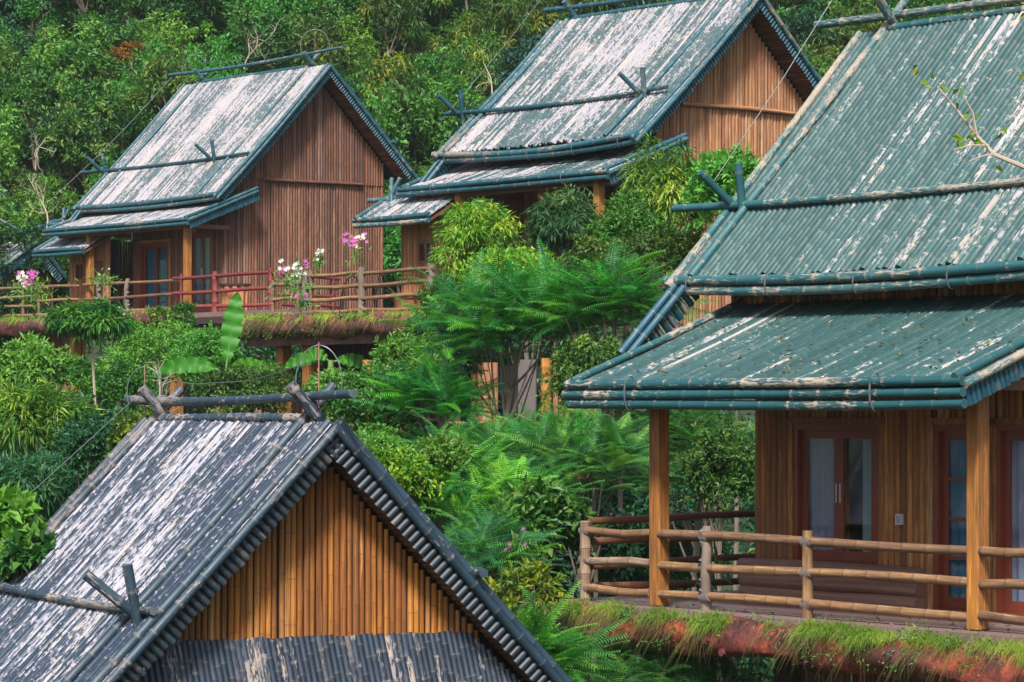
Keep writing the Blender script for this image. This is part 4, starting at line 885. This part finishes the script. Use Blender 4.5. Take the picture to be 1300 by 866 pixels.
def feather(px,py,rx,rz,d,mat,label,tips=40,per=6,scale=1.0,ry=None,name='feathery_tree',cat='tree',gx=0,tr=.06,lo=-.4,young=4,trunk='bark',group=None):
    c=wpt(px,py,d); rx*=d/FPX; rz*=d/FPX; ry=ry or rx*.8; gz=float(ground_z(c[0]+gx,d))-.1
    if gz>c[2]-rz*.8: gz=c[2]-rz
    base=np.array([c[0]+gx,d,gz]); e=empty(name,base,0,label,cat,group)
    V,a,cs=fern_crown(rx,ry,rz,int(tips*1.35),per,scale*.9,lo); V=V+(c-base); link('crown',fastmesh('crown',V,[quads(len(V)//4)],False,a),e,M[mat])
    if young:
        V,a,_=fern_crown(rx*.95,ry*.95,rz*1.0,young*2,4,scale*.75,.1,.2); V=V+(c-base); link('young_fronds',fastmesh('young_fronds',V,[quads(len(V)//4)],False,a),e,M['L_fern3'])
    pm=PM(); limbs(pm,(0,0,0),c-base+np.array([0,0,-rz*.3]),cs+(c-base),tr,k=min(22,len(cs))); pm.build('trunk',M[trunk],e)
    return e

# --- hillside forest: prototypes copied
def hill_proto(kind):
    e=empty('hillside_tree',(0,0,0),0,'x','tree')
    V=a=cs=None
    if kind in('dark','mid','blue','light'):
        V,a,cs=crown(1.45,1.45,1.35,48,.25,48,.21,.12,.25,.6,jit=.55)
    elif kind=='gold': V,a,cs=crown(1.4,1.4,1.5,44,.24,54,.28,.075,.6,.8,jit=.4)
    elif kind=='shrub': V,a,cs=crown(1.5,1.4,.9,30,.32,60,.18,.10,.2,.6)
    elif kind=='fern': V,a,cs=fern_crown(1.5,1.5,.8,26,6,1.0)
    h0=2.6 if kind!='shrub' else 1.0
    V=V+np.array([0,0,h0]); mt={'dark':'L_dark','mid':'L_mid','blue':'L_blue','light':'L_light','gold':'L_flame','shrub':'L_mid','fern':'L_fern'}[kind]
    link('crown',fastmesh('crown',V,[quads(len(V)//4)],False,a),e,M[mt])
    pm=PM(); limbs(pm,(0,0,-.6),(0,0,h0-.2),cs+np.array([0,0,h0]),.085,k=8,seg=5); pm.build('trunk',M['barkpale' if kind in('light','gold') else 'bark'],e)
    return e
def copytree(o):
    c=o.copy(); col.objects.link(c)
    for ch in o.children:
        d=ch.copy(); col.objects.link(d); d.parent=c
    return c
KL={'dark':'dark green tree','mid':'mid green broadleaf tree','blue':'bluish green tree','light':'light green pale-trunked tree','gold':'golden-tipped drooping tree','shrub':'low bushy green shrub','fern':'feathery green tree'}
protos={k:[hill_proto(k) for _ in range(2 if k in('dark','mid','gold','light') else 1)] for k in KL}
used=set(); BT=(9.0,12.0,15.5)
def place(kind,x,y,z,s,where):
    lst=protos[kind]; o=lst[int(rng.integers(len(lst)))]
    if o.name not in used: used.add(o.name)
    else: o=copytree(o)
    o.location=(x,y,z); o.rotation_euler=(rng.normal()*.08,rng.normal()*.08,rng.random()*6.28); o.scale=(s,s,s*rng.uniform(.85,1.2))
    band='near the top edge' if z>BT[2] else 'high up' if z>BT[1] else 'midway up' if z>BT[0] else 'low down'; lab='%s on the hill %s, %s'%(KL[kind],where,band); o['label']=lab; o['group']=lab; o['category']='shrub' if kind=='shrub' else 'tree'
def region(px):
    return 'at the left edge' if px<110 else 'left of the pale roof' if px<230 else 'above the pale roof' if px<430 else 'between the back houses' if px<740 else 'behind the tan house'
y=101.0
while y<133:
    sp_=1.75; x=-.19*y
    while x<.19*y:
        xx=x+rng.normal()*.5; yy=y+rng.normal()*.45; px=CX+xx*FPX/yy
        r=rng.random(); zt=float(ground_z(xx,yy)); py=YH-FPX*(zt+2)/yy
        gold=(430<px<740 and 30<py<230)
        kind='gold' if gold and r<.38 else ('dark' if r<.16 else 'mid' if r<.46 else 'blue' if r<.51 else 'light' if r<.74 else 'shrub' if r<.90 else 'fern' if r<.975 else 'gold')
        if py>-70 and py<420: place(kind,xx,yy,zt,rng.uniform(.62,1.15),region(px))
        x+=sp_*rng.uniform(.8,1.25)
    y+=1.6
for k,l in protos.items():
    for o in l:
        if o.name not in used:
            for ch in list(o.children): bpy.data.objects.remove(ch)
            bpy.data.objects.remove(o)
# bare pale branches
def bare(px,py,hh,d,label,n=7,mat='barkpale',r=.035,name='bare_tree'):
    c=wpt(px,py,d); H=hh*d/FPX; m=PM()
    def br(p,dr,L,r,dep):
        pts=[p]; q=p.copy(); dd=dr.copy()
        for i in range(6): dd=unit(dd+rng.normal(size=3)*.16+np.array([0,0,.04])); q=q+dd*L/6; pts.append(q.copy())
        m.path(np.array(pts),r,r*.35,seg=4,sp=9)
        if dep>0:
            for k in range(n if dep==2 else 3): 
                i=int(rng.integers(2,7)); br(pts[i],unit(dd*.6+rng.normal(size=3)*.65),L*.5,r*.45,dep-1)
    br(np.zeros(3),np.array([.1,0,1.]),H*.75,r,2); o=m.build(name,M[mat]); o.location=c; tag(o,label,'tree'); return o
bare(310,88,75,103,'slender pale bare trunk rising behind the ridge of the upper left house')
bare(60,290,85,99,'leafless grey tree beside the far left roof',n=9)
bare(190,560,95,58,'tangle of bare grey twigs left of the foreground roof ridge',n=10,r=.03)
bare(625,120,60,105,'dead pale branches among golden-tipped trees between the back houses',n=5)
bare(45,215,60,101,'leafless pale snag on the hillside at the left edge',n=5)
bare(590,555,60,50,'bare grey branch crossing before the half-hidden cabin wall',n=4)
# orange flowering tree on the hill
bush(168,70,22,12,112,'broad','L_orange','small orange flowering tree on the hillside left of the upper left ridge','tree','flowering_tree',dens=.12)

# --- undergrowth
def undergrowth(name,label,x0,x1,y0,y1,n,mat,L,W):
    X=rng.uniform(x0,x1,n)*1.0; Y=rng.uniform(y0,y1,n); X=X*Y/60
    k=np.sin(X*1.7)+np.sin(Y*1.9+X)+.6*np.sin(X*4.1-Y*2.2); Z=ground_z(X,Y)+(.35+.3*k).clip(0,1.4)*rng.uniform(.4,1.1,n)
    p=np.stack([X,Y,Z],1); d=unit(rng.normal(size=(n,3))+np.array([0,0,.2])); nn=unit(np.array([0,0,1.])+rng.normal(size=(n,3))*.5)
    V,a=leafmesh(p,d,nn,L*rng.uniform(.6,1.4,n),W*rng.uniform(.7,1.3,n),rng.random(n),(np.sin(X*1.1+Y*.8)*.5+.5))
    o=link(name,fastmesh(name,V,[quads(n)],False,a),None,M[mat]); tag(o,label,'undergrowth',kind='stuff')
undergrowth('undergrowth','dense dark green undergrowth covering the slope between the houses',-15,15,24,104,60000,'L_dark',.28,.14)
undergrowth('undergrowth','lighter leafy ground cover scattered over the slope',-15,15,30,104,30000,'L_mid',.2,.1)

undergrowth('undergrowth','leafy ground cover between the hillside trees',-16,16,100,136,50000,'L_mid',.26,.14)
undergrowth('undergrowth','dark creeping plants on the steep hill behind the houses',-16,16,100,136,30000,'L_dark',.28,.15)
# --- centre: feathery trees
feather(655,425,118,78,49,'L_fern','tall feathery tree with deep green fronds in the centre, tops reaching the tan house terrace',70,6,1.15,young=5)
feather(780,395,85,60,48,'L_fern','feathery tree filling the gap left of the nearest teal eave',46,6,1.05,young=4)
feather(600,655,115,60,41,'L_fern','spreading feathery tree with bluish fronds just right of the foreground roof slope',60,6,1.0,young=3)
feather(740,600,90,70,43,'L_fern2','blue-green feathery tree left of the first timber porch post',56,6,.9,young=2)
feather(890,600,75,90,46,'L_fern2','blue-green feathery tree seen between the two porch posts and the weathered wall',50,6,.95,young=2)
feather(700,575,80,40,46,'L_fern','feathery sapling with bright fronds in front of the half-hidden cabin',22,5,1.0,young=5)
feather(620,720,60,60,37.5,'L_fern2','low feathery shrub in the dark hollow left of the red log edge',30,6,.85,young=1,name='feathery_shrub',cat='shrub')
feather(672,848,62,40,32.5,'L_fern','feathery shrub at the bottom edge overlapping the foreground roof verge',44,6,.85,young=3,name='feathery_shrub',cat='shrub')
feather(860,872,110,28,34.5,'L_fern2','feathery shrub under the red log edge of the nearest deck',36,6,.8,young=3,name='feathery_shrub',cat='shrub')
feather(840,520,50,60,50,'L_fern','feathery tree right behind the first timber porch post, under the teal eave',30,6,1.0,young=2)
feather(560,520,60,45,49,'L_fern','feathery tree spreading before the left end of the half-hidden cabin',26,6,1.0,young=4)
feather(600,590,70,40,44,'L_fern2','feathery tree between the foreground roof verge and the half-hidden cabin',30,6,.95,young=4)
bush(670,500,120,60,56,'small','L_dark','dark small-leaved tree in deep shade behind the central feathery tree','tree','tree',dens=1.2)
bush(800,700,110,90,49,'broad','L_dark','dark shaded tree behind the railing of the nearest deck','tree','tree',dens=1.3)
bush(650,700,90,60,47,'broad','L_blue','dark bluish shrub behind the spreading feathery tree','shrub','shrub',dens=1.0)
bush(545,575,46,30,52,'small','L_mid','small-leaved shrub before the left part of the half-hidden cabin',dens=.8)
bush(745,480,55,46,47,'small','L_mid','small-leaved bush hiding the right end of the half-hidden cabin',dens=1.3)
bush(690,672,58,48,39.5,'broad','L_mid','broad-leaved bush among the feathery trees left of the deck corner post',dens=.8)
bush(560,590,42,30,41,'small','L_light','light bush between the yellow-green shrub and the feathery trees',dens=.9)
bush(915,600,46,60,45,'small','L_mid','small-leaved bush beside the left corner of the weathered porch wall',dens=.9)
bush(520,455,46,30,53,'sparse','L_light','loose light green climber hanging under the mossy central terrace',dens=1.6,name='climber',cat='climber')
# bushes before the tan house
bush(612,315,50,56,57,'narrow','L_yel','round yellow-green bush beside the far porch post of the tan house',dens=1.5,ls=.8)
bush(722,290,50,42,56.5,'narrow','L_narrowd','dark green ball-shaped bush under the lean-to roof of the tan house',dens=1.6)
bush(855,255,58,58,56,'narrow','L_narrow','fresh green drooping bush below the right corner of the tan house eaves',dens=1.5)
bush(800,300,50,45,54,'small','L_light','small-leaved light green bush between the tan house and the nearest teal roof',dens=1.1)
bush(925,245,50,45,50,'broad','L_light','leafy bush right behind the slope of the nearest teal roof, below the tan gable',dens=.9)
bush(665,360,75,34,54,'small','L_yel','low yellowish bush along the terrace edge before the tan house',dens=1.1)
bush(760,350,60,36,52.5,'small','L_mid','small-leaved bush under the ball-shaped dark bush',dens=1.0)
bush(860,330,55,40,51,'small','L_mid','small-leaved bush just above the far corner of the nearest teal roof',dens=1.0)
bush(575,385,40,35,57,'small','L_mid','small shrub at the right end of the mossy central terrace')
bush(560,450,45,40,54,'small','L_dark','dark shrub below the right end of the mossy central terrace',dens=1.2)
# shrubs below the central terrace
bush(480,520,85,50,50,'small','L_mid','broad small-leaved shrub right behind the foreground roof peak',dens=1.5)
bush(424,500,34,24,52,'small','L_light','light green shrub above the right end of the foreground ridge')
bush(530,500,50,42,51,'small','L_mid','small-leaved shrub under the mossy central terrace, left of the cabin wall',dens=1.3)
bush(470,585,50,34,42,'small','L_light','green shrub touching the right verge of the foreground roof near its peak')
bush(500,618,55,42,40,'small','L_yel','bright yellow-green shrub against the right verge of the foreground roof',dens=1.5)
bush(668,758,46,34,34.5,'sparse','L_yel','sparse twiggy shrub with yellowish leaves between foreground verge and red log',dens=.7)
# left side
bush(116,412,38,28,57,'narrow','L_narrow','umbrella shaped topiary tree with one slim trunk in front of the upper left deck','tree','topiary_tree',dens=2.6,lo=-.1,tr=.045,trunk='barkpale',gx=.35)
bush(40,468,52,30,70,'broad','L_light','light green bush below the maroon log at the left edge',dens=1.3)
bush(200,455,66,40,72,'small','L_light','light green bush hiding the posts of the upper left deck',dens=1.5)
bush(262,455,38,38,68,'small','L_light','leafy sapling with whitish stems left of the upright banana leaf',dens=1.1)
bush(310,500,60,30,60,'small','L_mid','small-leaved bush below the upright banana leaf',dens=1.2)
bush(150,500,60,40,64,'small','L_narrow','bush with fine leaves under the umbrella shaped topiary',dens=1.2)
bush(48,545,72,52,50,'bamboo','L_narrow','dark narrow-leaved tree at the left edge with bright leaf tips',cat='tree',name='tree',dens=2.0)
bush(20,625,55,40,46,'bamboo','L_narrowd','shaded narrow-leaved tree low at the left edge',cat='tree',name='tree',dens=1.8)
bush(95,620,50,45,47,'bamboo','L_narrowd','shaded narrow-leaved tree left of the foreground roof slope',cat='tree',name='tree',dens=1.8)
bush(115,570,50,35,45,'small','L_dark','dark small-leaved shrub beside the slim trunk of the topiary',dens=1.2)
bush(190,560,50,30,44,'small','L_narrow','green shrub just behind the far verge of the foreground roof')
bush(12,672,32,38,34,'big','L_light','climber with large heart shaped leaves at the left edge',cat='climber',name='climber',dens=1.3,ls=.75)
bush(40,705,34,20,33.5,'big','L_mid','large-leaved creeper at the foot of the dark trees, beside the foreground slope',cat='climber',name='climber',dens=1.0,ls=.6)
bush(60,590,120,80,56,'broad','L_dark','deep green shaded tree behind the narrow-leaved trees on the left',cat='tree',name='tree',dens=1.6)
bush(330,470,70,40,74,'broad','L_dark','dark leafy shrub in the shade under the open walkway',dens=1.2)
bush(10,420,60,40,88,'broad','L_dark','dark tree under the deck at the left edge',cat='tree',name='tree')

# banana plant
def banana(px,py,d,label,leaves):
    c=wpt(px,py,d); e=empty('banana_plant',c,0,label,'banana plant'); m=PM(); m.pole((0,0,-.9),(0,0,.35),.10,.06,sp=9,seg=10); m.build('stem',M['stem'],e)
    for (az,el,L,W,curve,tilt) in leaves:
        n=70; t=np.linspace(0,1,n); x=np.array([math.cos(az)*math.cos(el),math.sin(az)*math.cos(el),math.sin(el)]); 
        P_=np.array([0,0,.3])+x*(t*L)[:,None]+np.array([0,0,-1.])*(curve*L*t**2.3)[:,None]; T=unit(np.gradient(P_,axis=0)); s_=unit(np.cross(T,np.array([math.sin(tilt),-math.cos(tilt),.15]))); u=np.cross(s_,T)
        w_=W*np.clip(np.sin(np.pi*np.clip((t-.12)/.88,0,1)),0,1)**.55; V=[];Q=[];A=[]
        w_=w_*(1-.30*(np.mod(t*5.3+az,1)>.86)); wv=.03*np.sin(t*40)
        for j,k in enumerate((-1,-.5,0,.5,1)): V.append(P_+s_*(w_*k)[:,None]+u*((abs(k)*.18*w_)+wv*abs(k))[:,None])
        V=np.stack(V,1); i=np.arange(n-1)[:,None]*5; j=np.arange(4)[None]; Q=np.stack([i+j,i+j+1,i+5+j+1,i+5+j],-1).reshape(-1,4)
        a=np.zeros((n*5,3)); a[:,0]=np.repeat((np.sin(t*60)*.2+.4),5); a[:,1]=.4
        o=link('leaf',fastmesh('leaf',V.reshape(-1,3),[Q],True,a),e,M['L_banana']); pm=PM(); pm.path(P_-u*.012,.022,.006,seg=5); pm.build('midrib',M['stem'],o)
banana(286,492,60,'banana plant with one tall upright leaf below the open walkway',[(.6,1.40,1.65,.21,.02,0),(3.0,.35,1.5,.17,.35,.3),(.3,.5,.9,.16,.4,.2),(.15,.2,1.2,.15,.15,.2)])
banana(420,478,64,'banana plant in the shade under the mossy central terrace',[(2.9,.35,1.1,.15,.45,0),(.2,.3,1.0,.15,.5,0),(3.5,.7,.8,.14,.5,.3)])

# grass and moss on the edge logs
def grass(h,label,segs,n,mat,L0,L1,hang=.5,rt=None,wid=.008,yo=0,clump=1.0):
    VS=[];AS=[]
    cs=[]
    for (x0,x1,y,z,k) in segs:
        m=int(n*k); xs=rng.uniform(x0,x1,m); u=np.sin(xs*3.3+k*9)+np.sin(xs*7.7)*.7+np.sin(xs*15)*.4; keep=rng.random(m)<np.clip(.62+.42*clump*u,.05,1); xs=xs[keep]
        for x in xs:
            yy=y+rng.uniform(-.14,.17)+yo; hg=rng.random()<hang; L=rng.uniform(L0,L1)
            out=rng.uniform(.3,1.0) if hg else rng.uniform(-.3,.5); side=rng.normal()*.35
            zj=.05*math.sin(x*5.3)+.04*math.sin(x*13+1); L*=.75+.5*math.sin(x*4.1+2)**2; side=rng.normal()*.75; d=np.array([side,out,.75 if not hg else .25]); d/=np.linalg.norm(d); t=np.array([0,.35,.7,1.])
            p=np.array([x,yy,z+rng.uniform(-.04,.05)+zj*.5])+d*(t*L)[:,None]+np.array([0,0,-1.])*((1.25 if hg else .25)*L*t**1.8)[:,None]
            w_=wid*np.array([1,.9,.6,.15]); sx=np.array([1,.2*side,0])
            A_=p-sx*w_[:,None];B_=p+sx*w_[:,None]
            for i in range(3): VS.append([A_[i],B_[i],B_[i+1],A_[i+1]])
            AS.append(rng.random())
    V=np.array(VS).reshape(-1,3); V=np.stack([V[:,0]-h.b[0],-(V[:,1]-h.b[1]),V[:,2]-h.b[2]],1)
    a=np.zeros((len(V),3)); a[:,0]=np.repeat(AS,12); a[:,1]=.5+.4*np.sin(V[:,0]*4)
    o=link('edge_grass',fastmesh('edge_grass',V,[quads(len(V)//4)],False,a),None,M[mat]); o.location=h.world(*h.b); o.rotation_euler=(0,0,h.rot); tag(o,label,'grass',kind='stuff')
H4.b=(-3,5,-7.3)
grass(H4,'green grass tufts growing on the red log edge of the nearest deck',[(-7.1,-5.0,4.95,-7.09,1.1),(-5.0,-3.6,4.95,-7.10,.8),(-2.9,-.2,4.97,-7.12,1.5),(-.2,1.2,5.0,-7.15,.5)],6500,'L_grass',.03,.15,.4,wid=.0038,clump=1.3)
grass(H4,'dry brownish moss hanging from the red log edge of the nearest deck',[(-7.0,-4.8,5.03,-7.14,1),(-4.8,1.2,5.05,-7.2,1.0)],700,'L_dry',.06,.40,.95,wid=.003,clump=1.9)
def weeds(h,label,segs,n,mat,L):
    P_=[]
    for (x0,x1,y,z) in segs:
        nc=int(n/40); cx=rng.uniform(x0,x1,nc)
        for c_ in cx:
            k=int(rng.integers(12,60)); sp_=rng.uniform(.05,.16); dz=rng.choice([.02,-.06,-.16]); P_.append(np.stack([c_+rng.normal(size=k)*sp_,y+rng.normal(size=k)*.06,z+dz+np.abs(rng.normal(size=k))*.07*(1 if dz>0 else -1)],1))
    P_=np.concatenate(P_); P_=np.array([h.T(*q) for q in P_]); m_=len(P_); V,a=leafmesh(P_,unit(rng.normal(size=(m_,3))+[0,-.5,.1]),unit(rng.normal(size=(m_,3))*.6+[0,-.4,.8]),L*rng.uniform(.5,1.4,m_),L*.5,rng.random(m_),rng.random(m_))
    o=link('edge_weeds',fastmesh('edge_weeds',V,[quads(m_)],False,a),None,M[mat]); o.location=h.world(*h.b); o.rotation_euler=(0,0,h.rot); tag(o,label,'weeds',kind='stuff')
weeds(H4,'small-leaved weeds rooted along the red log edge of the nearest deck',[(-7.1,1.2,5.08,-7.16)],2600,'L_mid',.045)
weeds(H4,'yellow-green seedlings among the grass on the nearest deck edge',[(-7.1,1.2,5.0,-7.10)],1200,'L_yel',.035)
H3.b=(-8,5,-6.6)
weeds(H3,'leafy weeds creeping over the edge of the central terrace',[(-11.2,-4.2,5.1,-6.6)],1800,'L_mid',.07)
grass(H3,'yellowish grass and moss on the edge of the central terrace',[(-11.4,-9.4,5.0,-6.50,1.6),(-9.4,-4.2,5.02,-6.54,1.1)],3400,'L_grass',.05,.17,.5,wid=.008)
grass(H3,'dry brown moss hanging over the edge of the central terrace',[(-11.4,-9.4,5.1,-6.55,1.2),(-9.4,-4.2,5.1,-6.58,.7)],350,'L_dry',.12,.40,.9,wid=.008)
H2.b=(-8,5,-7)
grass(H2,'thin grass along the maroon log edge of the upper left deck',[(-12.6,-6.2,5.35,-6.98,1.0),(-6,.2,5.35,-6.95,.5)],1800,'L_grass',.07,.2,.5,wid=.012)

# orchids and small deck plants
def orchid(px,py,d,label,fl,spread=.25,nf=6,leafn=60,fs=.06,stems=3,h=.5,lm='L_light'):
    fs*=.62 if fs>.045 else 1
    c=wpt(px,py,d); e=empty('orchid',c+np.array([0,0,-h]),0,label,'orchid'); 
    for k in range(stems):
        a=rng.random()*6.28; top=np.array([math.cos(a)*spread,math.sin(a)*spread*.4,h+rng.uniform(-.05,.25)]); t=np.linspace(0,1,7)[:,None]; path=(1-t)**2*np.zeros(3)+2*t*(1-t)*np.array([0,0,h*.8])+t**2*top
        m=PM(); m.path(path,.008,.004,seg=4); m.build('stem',M['stem'],e)
        n=nf*5; i=rng.uniform(.6,1,n); p=np.array([path[int(q*6)] for q in i[::5]]).repeat(5,0)[:n]+rng.normal(size=(nf,3)).repeat(5,0)[:n]*.05
        ang=np.tile(np.arange(5)*1.2566,nf); dd=unit(np.stack([np.cos(ang),-.35+0*ang,np.sin(ang)],1)); V,at=leafmesh(p,dd,np.tile([0,-1.,.2],(n,1)),fs,fs*.8,rng.random(n),rng.random(n),.1)
        link('bloom',fastmesh('bloom',V,[quads(n)],False,at),e,M[fl[k%len(fl)]])
    n=leafn; p=rng.normal(size=(n,3))*np.array([spread*.6,spread*.4,h*.28])+np.array([0,0,h*.45]); dd=unit(rng.normal(size=(n,3))+np.array([0,0,.3])); V,at=leafmesh(p,dd,unit(rng.normal(size=(n,3))+[0,-.5,.8]),.17,.035,rng.random(n),rng.random(n))
    link('leaves',fastmesh('leaves',V,[quads(n)],False,at),e,M[lm])
orchid(40,350,76,'magenta and white orchids over the railing at the left edge',['F_pink','F_white','F_pink'],.45,10,260,.09,5,.7)
orchid(372,340,60,'white and pale pink orchids at the left corner of the central terrace',['F_white','F_pink','F_white'],.35,9,130,.075,5,.6)
orchid(450,303,60.5,'tall magenta orchid on the knotted post of the central terrace railing',['F_pink','F_pink','F_white'],.25,8,40,.075,4,.55)
orchid(404,318,61,'small white orchid with drooping leaves over the central terrace railing',['F_white'],.08,5,50,.06,2,.4)
orchid(385,378,59.5,'small magenta flowers in the moss at the terrace corner',['F_pink'],.12,5,60,.06,2,.2)
orchid(910,700,36.4,'epiphyte with pointed green leaves tied to the knotted trunk post of the nearest railing',['F_white'],.12,1,34,.02,1,.35)
orchid(995,698,36.2,'yellow-green hanging leaves on the railing post left of the window',['F_white'],.16,1,46,.02,1,.2,'L_grass')
orchid(1118,720,35.4,'thin rose stem with a single red bloom before the deck railing',['F_red'],.03,1,14,.05,1,.75)
orchid(1095,770,35.4,'small leafy seedling between the red rose and the railing post',['F_white'],.10,1,24,.02,2,.35)
orchid(1275,750,34.6,'thin green weed growing by the last timber post',['F_white'],.12,2,36,.03,3,.5,'L_yel')
orchid(1288,678,34,'sprig with tiny white flowers at the right edge of the deck',['F_white'],.10,4,8,.035,1,.2)
orchid(130,345,76,'orchid in a wooden stump pot on the railing before the red door',['F_white'],.3,1,120,.03,2,.4)
orchid(160,390,74,'leafy plant on the railing right of the topiary crown',['F_white'],.2,1,120,.03,2,.5)
orchid(790,650,44,'pale pink flowers glimpsed behind the nearest deck railing',['F_pink','F_white'],.12,8,10,.05,2,.3)
orchid(655,690,37,'small pinkish flowers in the foliage left of the deck corner post',['F_pink'],.12,3,40,.03,2,.35)
for (px,py,d,lab) in ((205,410,74,'leafy climber low on the railing between the porch posts'),(232,405,73,'small green plant at the foot of the near porch post, upper left house'),(532,420,60,'trailing green vine hanging over the terrace edge')):
    bush(px,py,16,18,d,'sparse','L_mid',lab,'plant','climber',dens=1.0,tr=.01)

def litter(h,label,n,y0,y1,x0,x1,zf,mat,rot=0):
    x=rng.uniform(x0,x1,n); y=y0+(y1-y0)*rng.random(n)**.6; p=np.stack([x,y,zf(y)+.065+0*x],1); p=np.array([h.T(*q) for q in p]); d=unit(rng.normal(size=(n,3))*np.array([1,1,.35])); V,a=leafmesh(p,d,unit(rng.normal(size=(n,3))*.3+[0,0,1.]),.09*rng.uniform(.5,1.3,n),.035,rng.random(n),rng.random(n))
    o=link('leaf_litter',fastmesh('leaf_litter',V,[quads(n)],False,a),None,M[mat]); o.location=h.world(*h.b); o.rotation_euler=(0,0,h.rot); tag(o,label,'leaf litter',kind='stuff')
H4.b=(-3,2,-3); litter(H4,'dry fallen leaves caught on the lean-to of the nearest teal roof',110,2.6,5.0,-5.8,-.1,lambda y:-3.5-(y-2.5)*.373,'L_dry')
H4.b=(-3,2,-3); litter(H4,'dry leaves scattered on the porch floor of the nearest house',60,3.4,4.8,-6,.5,lambda y:-7.09+0*y,'L_dry')
# foreground branch entering from the right
def fg_branch():
    d=13.0; pts=np.array([wpt(x,y,d+q) for x,y,q in ((1345,232,0),(1300,212,.0),(1262,196,.05),(1240,172,.1),(1215,140,.1),(1190,110,.12))])
    base=pts[0]; e=empty('twig',base,0,'thin reddish twig with a few yellow-green leaves reaching in from the right','twig'); m=PM(); m.path(pts-base,.012,.004,seg=6)
    for a,b in ((( 1250,185),(1210,190)),((1262,196),(1230,205)),((1240,172),(1222,120))): m.path(np.array([wpt(*a,d+.05),wpt((a[0]+b[0])/2+4,(a[1]+b[1])/2-3,d+.05),wpt(*b,d+.05)])-base,.006,.002,seg=5)
    m.build('stem',M['barkpale'],e)
    P_=[];
    for (x,y,n) in ((1165,86,2),(1180,105,3),(1192,112,2),(1213,122,3),(1232,140,3),(1222,180,5),(1238,182,5),(1215,183,3),(1262,208,1),(1298,100,3),(1280,165,2),(1296,22,2)):
        for k in range(n): P_.append(wpt(x+rng.normal()*5,y+rng.normal()*4,d+.08)-base)
    n=len(P_); dd=unit(rng.normal(size=(n,3))+[0,-.2,-.3]); V,a=leafmesh(np.array(P_),dd,unit(rng.normal(size=(n,3))*.5+[0,-.5,.8]),.05,.026,rng.random(n),rng.random(n)); link('leaves',fastmesh('leaves',V,[quads(n)],False,a),e,M['L_yel'])
fg_branch()
